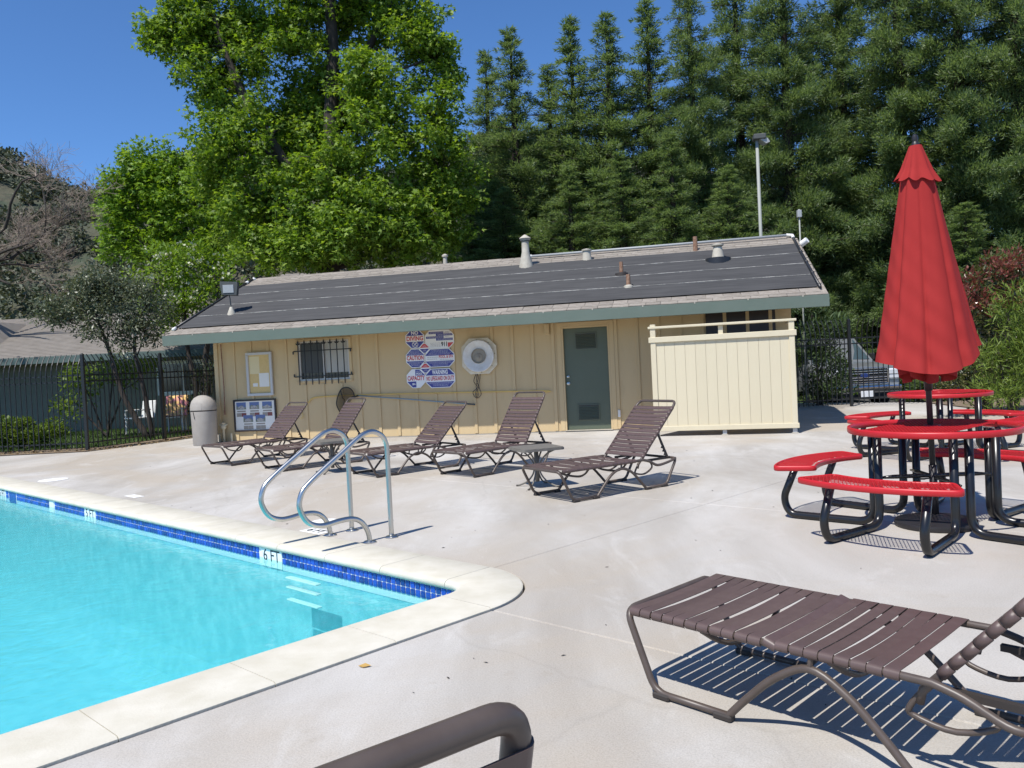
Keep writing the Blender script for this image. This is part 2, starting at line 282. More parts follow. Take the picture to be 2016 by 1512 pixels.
# ------------------------------------------------------------------ mesh helpers
class MB:
    """collects shapes and links them as ONE mesh object"""
    def __init__(s): s.v = []; s.f = []
    def add(s, vs, fs):
        o = len(s.v); s.v += [tuple(v) for v in vs]; s.f += [tuple(i + o for i in f) for f in fs]; return s
    def box(s, x0, x1, y0, y1, z0, z1):
        return s.add([(x0,y0,z0),(x1,y0,z0),(x1,y1,z0),(x0,y1,z0),(x0,y0,z1),(x1,y0,z1),(x1,y1,z1),(x0,y1,z1)],
                     [(0,3,2,1),(4,5,6,7),(0,1,5,4),(1,2,6,5),(2,3,7,6),(3,0,4,7)])
    def bbox(s, x0, x1, y0, y1, z0, z1, b=0.004):
        """box with chamfered edges on every side"""
        bm = bmesh.new(); bmesh.ops.create_cube(bm, size=1.0)
        for v in bm.verts: v.co = Vector(((x0+x1)/2 + v.co.x*(x1-x0), (y0+y1)/2 + v.co.y*(y1-y0), (z0+z1)/2 + v.co.z*(z1-z0)))
        bmesh.ops.bevel(bm, geom=list(bm.edges), offset=b, segments=1, affect='EDGES', profile=0.5)
        s.add([v.co[:] for v in bm.verts], [[v.index for v in f.verts] for f in bm.faces]) if not bm.verts.index_update() else None
        bm.free(); return s
    def prism(s, pts, z0, z1):
        n = len(pts)
        return s.add([(p[0],p[1],z0) for p in pts] + [(p[0],p[1],z1) for p in pts],
                     [tuple(range(n-1,-1,-1)), tuple(range(n,2*n))] + [(i,(i+1)%n,n+(i+1)%n,n+i) for i in range(n)])
    def prism_y(s, pts, y0, y1):
        """outline in x,z pushed along y"""
        n = len(pts)
        return s.add([(p[0],y0,p[1]) for p in pts] + [(p[0],y1,p[1]) for p in pts],
                     [tuple(range(n)), tuple(range(2*n-1,n-1,-1))] + [(i,n+i,n+(i+1)%n,(i+1)%n) for i in range(n)])
    def tube(s, pts, r, n=8, cap=True, closed=False):
        pts = [Vector(p) for p in pts]; m = len(pts)
        rs = r if isinstance(r, (list, tuple)) else [r]*m
        vs = []; prev = None
        for i, p in enumerate(pts):
            if closed: t = pts[(i+1) % m] - pts[i-1]
            else: t = pts[min(i+1,m-1)] - pts[max(i-1,0)]
            if t.length < 1e-9: t = Vector((0,0,1))
            t.normalize()
            if prev is None:
                a = Vector((0,0,1)) if abs(t.z) < 0.9 else Vector((1,0,0)); u = (a - t*a.dot(t)).normalized()
            else:
                u = prev - t*prev.dot(t)
                u = u.normalized() if u.length > 1e-6 else Vector((1,0,0))
            prev = u; w = t.cross(u)
            for k in range(n):
                an = 2*math.pi*k/n; vs.append(p + (u*math.cos(an) + w*math.sin(an))*rs[i])
        fs = []
        for i in range(m if closed else m-1):
            j = (i+1) % m
            for k in range(n): fs.append((i*n+k, i*n+(k+1)%n, j*n+(k+1)%n, j*n+k))
        if cap and not closed: fs += [tuple(range(n-1,-1,-1)), tuple(range((m-1)*n, m*n))]
        return s.add(vs, fs)
    def lathe(s, prof, n=24, c=(0,0,0)):
        vs = []; m = len(prof)
        for r_, z in prof:
            for k in range(n): a = 2*math.pi*k/n; vs.append((c[0]+r_*math.cos(a), c[1]+r_*math.sin(a), c[2]+z))
        fs = [(i*n+k, i*n+(k+1)%n, (i+1)*n+(k+1)%n, (i+1)*n+k) for i in range(m-1) for k in range(n)]
        fs += [tuple(range(n-1,-1,-1)), tuple(range((m-1)*n, m*n))]
        return s.add(vs, fs)
    def xf(s, fn): s.v = [tuple(fn(Vector(v))) for v in s.v]; return s
    def mesh(s, name, m=None, smooth=False):
        me = bpy.data.meshes.new(name); me.from_pydata(s.v, [], s.f); me.update()
        if m: me.materials.append(MATS[m])
        if smooth: me.polygons.foreach_set('use_smooth', [True]*len(me.polygons))
        return me
    def build(s, name, m, parent=None, smooth=False, loc=None, rot=None):
        o = bpy.data.objects.new(name, s.mesh(name, m, smooth)); COL.objects.link(o)
        if smooth == 'auto':
            try: o.data.set_sharp_from_angle(angle=R(40))
            except Exception: pass
        if parent: o.parent = parent
        if loc: o.location = loc
        if rot: o.rotation_euler = rot
        return o
def inst(name, me, parent=None, loc=(0,0,0), rot=(0,0,0), scale=None):
    o = bpy.data.objects.new(name, me); COL.objects.link(o); o.parent = parent; o.location = loc; o.rotation_euler = rot
    if scale: o.scale = scale
    return o
def tag(o, label=None, cat=None, group=None, kind=None):
    if label: o['label'] = label
    if cat: o['category'] = cat
    if group: o['group'] = group
    if kind: o['kind'] = kind
    return o
def empty(name, loc=(0,0,0), rz=0.0, label=None, cat=None, group=None):
    o = bpy.data.objects.new(name, None); COL.objects.link(o); o.location = loc; o.rotation_euler = (0,0,rz); o.empty_display_size = 0.2
    return tag(o, label, cat, group)
def copy_tree(o, parent=None):
    c = o.copy(); COL.objects.link(c); c.parent = parent
    for ch in list(o.children): copy_tree(ch, c)
    return c
def fillet(pts, r, n=5):
    """polyline with rounded corners"""
    pts = [Vector(p) for p in pts]; out = [pts[0]]
    for i in range(1, len(pts)-1):
        a, b, c = pts[i-1], pts[i], pts[i+1]
        d1 = (a-b); d2 = (c-b); rr = min(r, d1.length*0.48, d2.length*0.48); d1.normalize(); d2.normalize()
        p0 = b + d1*rr; p1 = b + d2*rr
        for k in range(n+1):
            t = k/n; out.append(p0*(1-t)**2 + b*2*t*(1-t) + p1*t*t)
    out.append(pts[-1]); return out
def spline(pts, n=6):
    pts = [Vector(p) for p in pts]; P = [pts[0]*2-pts[1]] + pts + [pts[-1]*2-pts[-2]]; out = []
    for i in range(1, len(P)-2):
        for k in range(n):
            t = k/n; a,b,c,d = P[i-1],P[i],P[i+1],P[i+2]
            out.append(0.5*((2*b)+(c-a)*t+(2*a-5*b+4*c-d)*t*t+(3*b-a-3*c+d)*t**3))
    out.append(pts[-1]); return out
def text_mesh(body, size, mname, bold=0.0, align='CENTER', width=None):
    cu = bpy.data.curves.new('lettering', 'FONT'); cu.body = body; cu.size = size; cu.align_x = align; cu.align_y = 'CENTER'; cu.offset = bold; cu.extrude = 0.0006; cu.resolution_u = 3
    ob = bpy.data.objects.new('lettering', cu); COL.objects.link(ob)
    dg = bpy.context.evaluated_depsgraph_get(); me = bpy.data.meshes.new_from_object(ob.evaluated_get(dg))
    bpy.data.objects.remove(ob); me.materials.clear(); me.materials.append(MATS[mname])
    if width:
        xs = [v.co.x for v in me.vertices]; k = width / max(1e-6, max(xs)-min(xs))
        for v in me.vertices: v.co.x *= k
    return me

# ------------------------------------------------------------------ numpy foliage
def unit(a): return a / np.maximum(1e-9, np.linalg.norm(a, axis=1, keepdims=True))
def np_mesh(name, verts, loops, starts, m):
    me = bpy.data.meshes.new(name)
    me.vertices.add(len(verts)); me.vertices.foreach_set('co', verts.astype(np.float32).ravel())
    me.loops.add(len(loops)); me.loops.foreach_set('vertex_index', loops.astype(np.int32))
    me.polygons.add(len(starts)); me.polygons.foreach_set('loop_start', starts.astype(np.int32))
    me.update(calc_edges=True); me.materials.append(MATS[m]); return me
def leaves(name, C, D, L, W, m, kind='kite', rng=RNG, nrm=None, curl=0.0):
    """leaf faces at C pointing along D; kite = one 4-corner leaf, star = a lobed leaf of three kites, needle = one thin triangle"""
    n = len(C); D = unit(D); L = np.broadcast_to(np.asarray(L, float), (n,))[:, None]; W = np.broadcast_to(np.asarray(W, float), (n,))[:, None]
    if nrm is None: nrm = rng.normal(size=(n, 3))
    S = unit(np.cross(D, nrm)); Nn = np.cross(S, D)
    if kind == 'kite':
        V = np.stack([C, C + D*L*0.5 + S*W*0.5 + Nn*curl*W, C + D*L, C + D*L*0.5 - S*W*0.5 + Nn*curl*W], 1)
        idx = np.arange(4*n); st = np.arange(n)*4
    elif kind == 'needle':
        V = np.stack([C - S*W*0.5, C + S*W*0.5, C + D*L], 1); idx = np.arange(3*n); st = np.arange(n)*3
    else:
        a = 1.0
        d1 = D*math.cos(a) + S*math.sin(a); d2 = D*math.cos(a) - S*math.sin(a)
        c0 = C; 
        V = np.stack([c0, C + D*L*0.42 + S*W*0.22, C + D*L, C + D*L*0.42 - S*W*0.22, C + d1*L*0.8, C + d2*L*0.8], 1)
        base = np.arange(n)[:, None]*6
        tri = np.array([[0,1,2,3],]); q = (base + tri).ravel()
        t1 = (base + np.array([[0,4,1]])).ravel(); t2 = (base + np.array([[0,3,5]])).ravel()
        idx = np.concatenate([q, t1, t2]); st = np.concatenate([np.arange(n)*4, 4*n + np.arange(n)*3, 7*n + np.arange(n)*3])
    return np_mesh(name, V.reshape(-1, 3), idx, st, m)
def ball(n, rng=RNG, p=2.4):
    d = unit(rng.normal(size=(n, 3))); r = rng.random(n)[:, None]**(1/p); return d*r
def clumped(clumps, subs, per, rsub, rng=RNG, squash=0.75):
    """leaf positions gathered in tufts spread through the clumps; returns points, tuft centres index, tuft centres"""
    cs = []
    for (c, r) in clumps:
        r = np.asarray(r, float); vol = float(np.prod(r))**(2/3)
        k = max(3, int(subs*vol)); cs.append(np.asarray(c) + ball(k, rng, 2.0)*r*(0.85 + 0.4*rng.random((k, 1))))
    T = np.concatenate(cs); n = len(T)
    rr = rsub*(0.55 + 0.9*rng.random(n))
    cnt = np.maximum(4, (per*(rr/rsub)**2).astype(int)); ii = np.repeat(np.arange(n), cnt)
    B = ball(len(ii), rng, 2.2); B[:, 2] *= squash
    return T[ii] + B*rr[ii][:, None], ii, T, B

# ================================================================== THE SETTING: ground, lawn, deck, pool
def sheet(name, pts, m, z, kind='structure', parent=None):
    o = MB().add([(p[0], p[1], z) for p in pts], [tuple(range(len(pts)))]).build(name, m, parent)
    if kind: o['kind'] = kind
    return o
g = MB()
HX0, HX1, HY0, HY1, FAR = -18, 13, -14, 18.25, 900
for (x0, x1, y0, y1) in [(-FAR, FAR, HY1, FAR*1.3), (-FAR, FAR, -FAR, HY0), (-FAR, HX0, HY0, HY1), (HX1, FAR, HY0, HY1)]:
    g.add([(x0,y0,-0.40),(x1,y0,-0.40),(x1,y1,-0.40),(x0,y1,-0.40)], [(0,1,2,3)])
g.build('ground', 'ground_far')['kind'] = 'structure'
sheet('parking_lot', [(5.2, 18.6), (60, 18.6), (60, 60), (5.2, 60)], 'asphalt', -0.352)
sheet('lawn', [(-60, 17.3), (-9.1, 17.3), (-8.55, 18.55), (-7.0, 22.2), (-7.0, 60), (-60, 60)], 'lawn', 0.03)
sheet('soil_bed', [(-60, 16.50), (-8.9, 16.42), (-7.9, 18.3), (-6.2, 22.5), (-7.0, 22.5), (-8.6, 18.55), (-9.15, 17.35), (-60, 17.35)], 'earth', 0.015)
sheet('soil_bed', [(9.2, 13.2), (14, 12.0), (40, 18.4), (9.6, 18.5)], 'earth', 0.02)

# pool frame: corner C, a1 away along the far edge, a2 towards the viewer along the near edge
PC = Vector((-0.326, 4.892, 0)); A1 = Vector((-0.741, 0.671, 0)); A2 = Vector((-0.707, -0.708, 0))
def PQ(p, q, z=0.0): return PC + A1*p + A2*q + Vector((0, 0, z))
WATER_Z = -0.128
# deck slabs (outlines in pool coordinates)
deck = empty('pool_deck'); deck['kind'] = 'structure'
def slab(pq):
    pts = [PQ(p, q) for p, q in pq]
    area = sum(pts[i].x*pts[(i+1) % len(pts)].y - pts[(i+1) % len(pts)].x*pts[i].y for i in range(len(pts)))
    if area < 0: pts.reverse()
    bm = bmesh.new(); vs = [bm.verts.new((p.x, p.y, 0.0)) for p in pts]; f = bm.faces.new(vs)
    r_ = bmesh.ops.extrude_face_region(bm, geom=[f]); 
    for e in r_['geom']:
        if isinstance(e, bmesh.types.BMVert): e.co.z = -0.12
    bm.verts.ensure_lookup_table()
    top = [e for e in bm.edges if all(abs(v.co.z) < 1e-6 for v in e.verts)]
    bmesh.ops.bevel(bm, geom=top, offset=0.006, segments=1, affect='EDGES')
    bmesh.ops.recalc_face_normals(bm, faces=bm.faces)
    me = bpy.data.meshes.new('slab'); bm.to_mesh(me); bm.free(); me.materials.append(MATS['concrete'])
    o = bpy.data.objects.new('slab', me); COL.objects.link(o); o.parent = deck; return o
G = 0.004
def rect(p0, p1, q0, q1): slab([(p0+G, q0+G), (p1-G, q0+G), (p1-G, q1-G), (p0+G, q1-G)])
RO, RI = 0.66, 0.19                          # outer and inner radius of the coping's corner
OFF, ONE = -0.41, -0.435                     # outer edges of the coping
def arc(cp, cq, r, a0, a1, n=14): return [(cp + r*math.cos(a0+(a1-a0)*k/n), cq + r*math.sin(a0+(a1-a0)*k/n)) for k in range(n+1)]
CPO = (ONE + RO, OFF + RO)
JP, JQ = CPO[0], CPO[1]
outer = arc(CPO[0], CPO[1], RO + 0.012, -math.pi/2, -math.pi, 16)
slab([(JP - G, -3.15 + G), (-4.2 + G, -3.15 + G), (-4.2 + G, JQ - G)] + [(ONE - 0.012, JQ - G)] + list(reversed(outer))[1:-1] + [(JP - G, OFF - 0.012)])
rect(-4.2, ONE - 0.008, JQ, 3.6); rect(-4.2, ONE - 0.008, 3.6, 9.0)
for p0, p1 in [(JP, 4.6), (4.6, 9.2), (9.2, 17)]: rect(p0, p1, -3.15, OFF - 0.008)
for q0, q1 in [(-6.3, -3.15), (-9.5, -6.3), (-12.9, -9.5), (-17.0, -12.9)]:
    for p0, p1 in [(-10.5, -4.2), (-4.2, JP), (JP, 4.6), (4.6, 9.2), (9.2, 13.5), (13.5, 18.5)]: rect(p0, p1, q0, q1)
rect(-10.5, -4.2, -3.15, JQ); rect(-10.5, -4.2, JQ, 9.0); rect(-16, -10.5, -17.0, 9.0)

# coping stones: a rounded-nose section swept along the pool's edge
cop = empty('pool_coping'); cop['kind'] = 'structure'
def cop_section(w):                           # (outwards distance from the inner edge, z)
    return [(0.012, -0.045), (0.0, -0.034), (-0.004, -0.018), (0.0, -0.004), (0.012, 0.008), (0.03, 0.014), (w-0.012, 0.014), (w, 0.006), (w, -0.10), (0.03, -0.10), (0.03, -0.047)]
def coping(path):
    """path: list of (inner point, outer point)"""
    mb = MB(); n = None; vs = []
    for a, b in path:
        d = (b - a); w = d.length; d.normalize(); sec = cop_section(w); n = len(sec)
        vs += [a + d*t + Vector((0, 0, z)) for t, z in sec]
    m_ = len(path)
    fs = [(i*n+k, (i+1)*n+k, (i+1)*n+(k+1) % n, i*n+(k+1) % n) for i in range(m_-1) for k in range(n)]
    fs += [tuple(range(n)), tuple(range(m_*n-1, (m_-1)*n-1, -1))]
    mb.add(vs, fs); o = mb.build('coping_stone', 'coping', cop, smooth=True)
    try: o.data.set_sharp_from_angle(angle=R(50))
    except Exception: pass
    return o
ci = (RI, RI)
pr = []
for k in range(17):
    t = k/16; a = -math.pi/2 - t*math.pi/2
    pr.append((PQ(ci[0]+RI*math.cos(a), ci[1]+RI*math.sin(a)), PQ(CPO[0]+RO*math.cos(a), CPO[1]+RO*math.sin(a))))
coping([(PQ(JP - 0.002, 0), PQ(JP - 0.002, OFF))] + pr + [(PQ(0, JQ - 0.002), PQ(ONE, JQ - 0.002))])
p = JP
while p < 13:
    coping([(PQ(p + 0.002, 0), PQ(p + 0.002, OFF)), (PQ(p + 0.658, 0), PQ(p + 0.658, OFF))]); p += 0.66
q = JQ
while q < 6.5:
    coping([(PQ(0, q + 0.002), PQ(ONE, q + 0.002)), (PQ(0, q + 0.658), PQ(ONE, q + 0.658))]); q += 0.66
# mortar under the coping joints
MB().add([PQ(-0.42, -0.40, -0.09), PQ(13.5, -0.40, -0.09), PQ(13.5, -0.045, -0.09), PQ(-0.03, -0.045, -0.09), PQ(-0.03, 7, -0.09), PQ(-0.42, 7, -0.09)], [(0, 1, 2, 3), (0, 3, 4, 5)]).build('mortar_bed', 'joint', cop)

# basin
basin = MB(); W0 = 0.03
pa = [(13.4, -W0)] + arc(RI, RI, RI + W0, -math.pi/2, -math.pi, 10) + [(-W0, 6.9)]
zs_ = [0.0-0.046, -1.25, -1.5, -1.62]; ins = [0, 0, 0.08, 0.30]
nn = len(pa); vs = []
for z, i_ in zip(zs_, ins):
    for (p_, q_) in pa: vs.append(PQ(p_ + (i_ if p_ < 5 else 0), q_ + (i_ if q_ < 3 else 0), z))
fs = [(i*nn+k, i*nn+k+1, (i+1)*nn+k+1, (i+1)*nn+k) for i in range(3) for k in range(nn-1)]
basin.add(vs, fs)
basin.add([PQ(13.4, 0.27, -1.62), PQ(0.27, 0.27, -1.62), PQ(0.27, 6.9, -1.62), PQ(13.4, 6.9, -1.62)], [(0, 1, 2, 3)])
basin.add([PQ(13.4, -W0, 0.01), PQ(13.4, 6.9, 0.01), PQ(13.4, 6.9, -1.62), PQ(13.4, -W0, -1.62)], [(0, 1, 2, 3)])
basin.add([PQ(-W0, 6.9, 0.01), PQ(13.4, 6.9, 0.01), PQ(13.4, 6.9, -1.62), PQ(-W0, 6.9, -1.62)], [(3, 2, 1, 0)])
bas = basin.build('pool_basin', 'plaster'); bas['kind'] = 'structure'
# the body of water: a closed solid whose sides and bottom lie just behind the basin's shell
wp = [(13.46, -W0-0.05), (-W0-0.05, -W0-0.05), (-W0-0.05, 6.96), (13.46, 6.96)]
wat = MB().add([PQ(a_, b_, WATER_Z) for a_, b_ in wp] + [PQ(a_, b_, -1.75) for a_, b_ in wp], [(3, 2, 1, 0), (4, 5, 6, 7)] + [(i, (i+1) % 4, 4+(i+1) % 4, 4+i) for i in range(4)]).build('pool_water', 'water'); wat['kind'] = 'structure'

# waterline tiles on the far wall and round the corner
tw = 0.0508
grout = MB(); pa2 = [(11.5, -W0)] + arc(RI, RI, RI + W0, -math.pi/2, -math.pi, 10)
vs = []; 
for (p_, q_) in pa2:
    for z in (-0.046, -0.20):
        d = Vector((p_ - RI, q_ - RI)); 
        vs.append(PQ(p_ + (0.002 if q_ > RI*0.3 else 0), q_ + 0.003, z))
grout.add(vs, [(2*i, 2*i+2, 2*i+3, 2*i+1) for i in range(len(pa2)-1)])
grout.build('grout_band', 'grout', bas)
tile_me = MB().bbox(-0.0212, 0.0212, -0.004, 0.004, -0.0216, 0.0216, 0.0015).mesh('tile', 'tile_blue')
far_ang = math.atan2(A1.y, A1.x)
skip = []
for pp_, w_ in [(2.33, 0.305), (6.20, 0.305), (7.46, 0.152), (9.45, 0.305)]: skip.append((pp_, w_))
rest = MB(); nt_ = 0
cols = [(RI + tw*(i+0.5)) for i in range(int((9.6)/tw))]
for ip, pp in enumerate(cols):
    if any(abs(pp - s_) < w_/2 + tw*0.45 for s_, w_ in skip): continue
    if 8.84 < pp < 9.17: continue             # skimmer mouth
    for rz in (-0.073, -0.124):
        P = PQ(pp, -W0 + 0.006, rz)
        if nt_ < 290:
            inst('tile', tile_me, bas, P, (0, 0, far_ang)); nt_ += 1
        else:
            mb = MB().box(-0.0212, 0.0212, -0.004, 0.004, -0.0216, 0.0216)
            Rm = Matrix.Rotation(far_ang, 3, 'Z'); mb.xf(lambda v: Rm @ v + P); rest.add(mb.v, mb.f)
for k in range(5):                             # round the corner
    a = -math.pi/2 - (k + 0.5)*(math.pi/2)/6.2
    P2 = PQ(RI + (RI+W0-0.006)*math.cos(a), RI + (RI+W0-0.006)*math.sin(a))
    dirv = PQ(RI + math.cos(a), RI + math.sin(a)) - PQ(RI, RI)
    for rz in (-0.073, -0.124): inst('tile', tile_me, bas, (P2.x, P2.y, rz), (0, 0, math.atan2(dirv.y, dirv.x) - math.pi/2))
rest.build('far_tiles', 'tile_blue', bas)['kind'] = 'stuff'
sk = MB(); 
for (p0, p1, z0, z1) in [(8.86, 9.16, -0.20, -0.05)]:
    sk.add([PQ(p0, -W0+0.006, z0), PQ(p1, -W0+0.006, z0), PQ(p1, -W0+0.006, z1), PQ(p0, -W0+0.006, z1)], [(0, 1, 2, 3)])
sk.build('skimmer_mouth', 'tile_blue', bas)
for (pp, w_), body in zip(skip, ['6 FT', '5 FT', '', '5 FT']):
    P = PQ(pp, -W0 + 0.007, -0.121)
    o = MB().bbox(-w_/2, w_/2, -0.004, 0.004, -0.073, 0.073, 0.002).build('depth_tile', 'tile_white', bas, loc=P, rot=(0, 0, far_ang + math.pi))
    if body: inst('depth_lettering', text_mesh(body, 0.135, 'ink', 0.0, width=0.245), o, (0, -0.0052, 0.02), (math.pi/2, 0, 0))

# deck markers and skimmer lid
def disc(name, c, r, m, z, n=24, h=0.004): return MB().lathe([(r, 0), (r, h)], n, (c[0], c[1], z)).build(name, m)
disc('skimmer_lid', (-6.86, 11.73), 0.20, 'deck_marker', 0.001).parent = deck
disc('skimmer_lid', (-1.80, 7.33), 0.13, 'deck_marker', 0.001).parent = deck
o = MB().bbox(-0.15, 0.15, -0.075, 0.075, 0, 0.004, 0.001).build('depth_marker', 'deck_marker', loc=(-1.77, 6.90, 0.001), rot=(0, 0, far_ang + math.pi))
o.parent = deck
inst('lettering', text_mesh('6 FT', 0.12, 'ink', 0.002), o, (0, 0, 0.0055))
for (x, y), nme in [((-4.65, 9.61), 'mark')]:
    o = MB().bbox(-0.15, 0.15, -0.06, 0.06, 0, 0.003, 0.001).build('depth_marker', 'deck_marker', loc=(x, y, 0.001), rot=(0, 0, far_ang + math.pi))
    o.parent = deck
# a fallen leaf and specks of debris
P = gl = None
lf = MB().add([(0,0,0.004),(0.03,0.016,0.012),(0.065,0.004,0.006),(0.03,-0.016,0.003),(0.032,0,0.004)], [(0,4,1),(1,4,2),(2,4,3),(3,4,0)]).build('fallen_leaf', 'dry_leaf', loc=(-0.78, 3.66, 0.002), rot=(0, 0, -0.2))
tag(lf, 'curled dry yellow leaf lying on the concrete near the pool', 'leaf')
deb = MB(); rr = random.Random(3)
for k in range(90):
    x = rr.uniform(-6, 3.2); y = rr.uniform(3.0, 13.5)
    rel = Vector((x, y, 0)) - PC
    q_ = (rel.x*A1.y - rel.y*A1.x)/(A2.x*A1.y - A2.y*A1.x); p_ = (rel.x*A2.y - rel.y*A2.x)/(A1.x*A2.y - A1.y*A2.x)
    if p_ > -0.5 and q_ > -0.45: continue
    s_ = rr.uniform(0.006, 0.018); a = rr.uniform(0, 6)
    deb.add([(x+s_*math.cos(a), y+s_*math.sin(a), 0.003), (x-s_*0.4*math.sin(a), y+s_*0.4*math.cos(a), 0.007), (x-s_*math.cos(a), y-s_*math.sin(a), 0.003), (x+s_*0.4*math.sin(a), y-s_*0.4*math.cos(a), 0.004)], [(0,1,2,3)])
o = deb.build('leaf_litter', 'rubber'); tag(o, 'scattered dark specks of leaf litter on the deck', 'litter', kind='stuff')

# ================================================================== THE POOL HOUSE
BO = Vector((1.0096, 15.5365, 0)); BA = -0.2158
pool_house = empty('pool_house', BO, BA, 'cream board-and-batten pool house with green fascia and black solar mats on its roof', 'building')
def B(s, d, z=0.0):
    c, s_ = math.cos(BA), math.sin(BA); return BO + Vector((c*s - s_*d, s_*s + c*d, z))
WL, WR, WD = -7.557, 4.28, 4.9
EZ, RZ, OV, RD = 2.31, 3.768, 1.03, 2.453
RL, RR_ = -8.05, 4.775
SL = (RZ - EZ)/(RD + OV)
def rz_(d): return RZ - SL*abs(d - RD)
# walls (front wall pieces leave the window and door open)
T = 0.12
def wallpiece(s0, s1, z0, z1): return MB().box(s0, s1, 0, T, z0, z1)
fw = MB(); WX0, WX1, WZ0, WZ1 = -5.60, -4.46, 1.245, 2.07
fw.box(WL, WX0, 0, T, 0.02, 2.55); fw.box(WX1, 0.0, 0, T, 0.02, 2.55); fw.box(WX0, WX1, 0, T, 0.02, WZ0); fw.box(WX0, WX1, 0, T, WZ1, 2.55)
fw.box(0.93, WR, 0, T, 0.02, 2.55); fw.box(0.0, 0.93, 0, T, 2.06, 2.55)
fw.build('front_wall', 'wall_cream', pool_house)
for s0, s1, nme in [(WL, WL+T, 'side_wall'), (WR-T, WR, 'side_wall')]:
    MB().prism_y([(T+0.001, 0.02), (WD, 0.02), (WD, rz_(WD)-0.12), (RD, RZ-0.14), (T+0.001, rz_(T)-0.12)], s0, s1).xf(lambda v: Vector((v.y, v.x, v.z))).build(nme, 'wall_cream', pool_house)
MB().box(WL, WR, WD+0.001, WD+T, 0.02, 2.2).build('back_wall', 'wall_cream', pool_house)
MB().box(WL-0.03, WR+0.03, -0.035, WD+0.1, -0.05, 0.018).build('footing', 'joint', pool_house)
# battens
bat_full = MB().bbox(-0.032, 0.032, -0.022, 0.001, 0.03, 2.42, 0.003).mesh('batten', 'wall_cream')
bat_low = MB().bbox(-0.032, 0.032, -0.022, 0.001, 0.03, 0.86, 0.003).mesh('batten', 'wall_cream')
bat_top = MB().bbox(-0.032, 0.032, -0.022, 0.001, 2.13, 2.42, 0.003).mesh('batten', 'wall_cream')
bat_mid = MB().bbox(-0.032, 0.032, -0.022, 0.001, 0.03, 1.17, 0.003).mesh('batten', 'wall_cream')
s = -7.525; k = 0
while s < WR - 0.03:
    if WX0 - 0.06 < s < WX1 + 0.06:
        inst('batten', bat_mid, pool_house, (s, 0, 0)); inst('batten', bat_top, pool_house, (s, 0, 0))
    elif -0.1 < s < 1.02: pass
    elif -6.9 < s < -6.1: inst('batten', bat_full, pool_house, (s, 0, 0))
    else:
        inst('batten', bat_low if k in (10, 12, 14) else bat_full, pool_house, (s, 0, 0))
    s += 0.4085; k += 1
MB().bbox(WL-0.02, WL+0.07, -0.03, 0.0015, 0.025, 2.42, 0.003).build('corner_board', 'wall_cream', pool_house)
# eave: soffit, fascia boards, rafter tails
MB().add([(RL+0.02, -OV+0.04, rz_(-OV)-0.16), (RR_-0.02, -OV+0.04, rz_(-OV)-0.16), (RR_-0.02, 0, rz_(0)-0.17), (RL+0.02, 0, rz_(0)-0.17)], [(0, 1, 2, 3)]).build('soffit', 'soffit', pool_house)
MB().bbox(RL, RR_, -OV-0.045, -OV, EZ-0.215, EZ-0.012, 0.005).build('fascia_board', 'trim_green', pool_house)
MB().bbox(RL, RR_, 2*RD+OV, 2*RD+OV+0.04, EZ-0.215, EZ-0.012, 0.005).build('fascia_board', 'trim_green', pool_house)
for s0 in (RL, RR_-0.04):
    mb = MB(); 
    prof = [(-OV, rz_(-OV)-0.21), (RD, RZ-0.21), (2*RD+OV, EZ-0.21), (2*RD+OV, EZ-0.02), (RD, RZ-0.02), (-OV, rz_(-OV)-0.02)]
    mb.prism_y(prof, s0+0.001, s0+0.039).xf(lambda v: Vector((v.y, v.x, v.z))).build('rake_board', 'trim_green', pool_house)
# gutter clips on the fascia
clip = MB().bbox(-0.009, 0.009, -0.006, 0.0, 0, 0.03, 0.002).mesh('clip', 'vent_paint')
s = RL + 0.7
while s < RR_: inst('clip', clip, pool_house, (s, -OV-0.0455, EZ-0.03)); s += 0.9
MB().box(RL, RR_, -OV-0.015, -OV+0.01, EZ-0.011, EZ-0.0).build('drip_edge', 'pipe_black', pool_house)
# roof deck + shingles
rf = MB()
rf.add([(RL, -OV-0.03, EZ-0.012-SL*0.03), (RR_, -OV-0.03, EZ-0.012-SL*0.03), (RR_, RD, RZ-0.012), (RL, RD, RZ-0.012), (RR_, 2*RD+OV+0.03, EZ-0.025), (RL, 2*RD+OV+0.03, EZ-0.025)], [(0, 1, 2, 3), (3, 2, 4, 5)])
roof = rf.build('roof', 'shingle', pool_house)
RA = math.atan(SL)
def on_roof(s, d, h=0.0): return Vector((s, d, rz_(d))) + Vector((0, -math.sin(RA), math.cos(RA)))*h
SHW, EXPO = 0.30, 0.142
sh_me = [MB().bbox(0.003, w-0.003, 0, 0.25, 0.0, 0.012, 0.002).mesh('shingle', 'shingle') for w in (0.30, 0.26, 0.34)]
sh_half = MB().bbox(0.003, 0.13, 0, 0.25, 0.0, 0.012, 0.002).mesh('shingle', 'shingle')
rs_ = random.Random(5); nsh = 0; far_sh = MB()
row = 0; d = -OV - 0.035
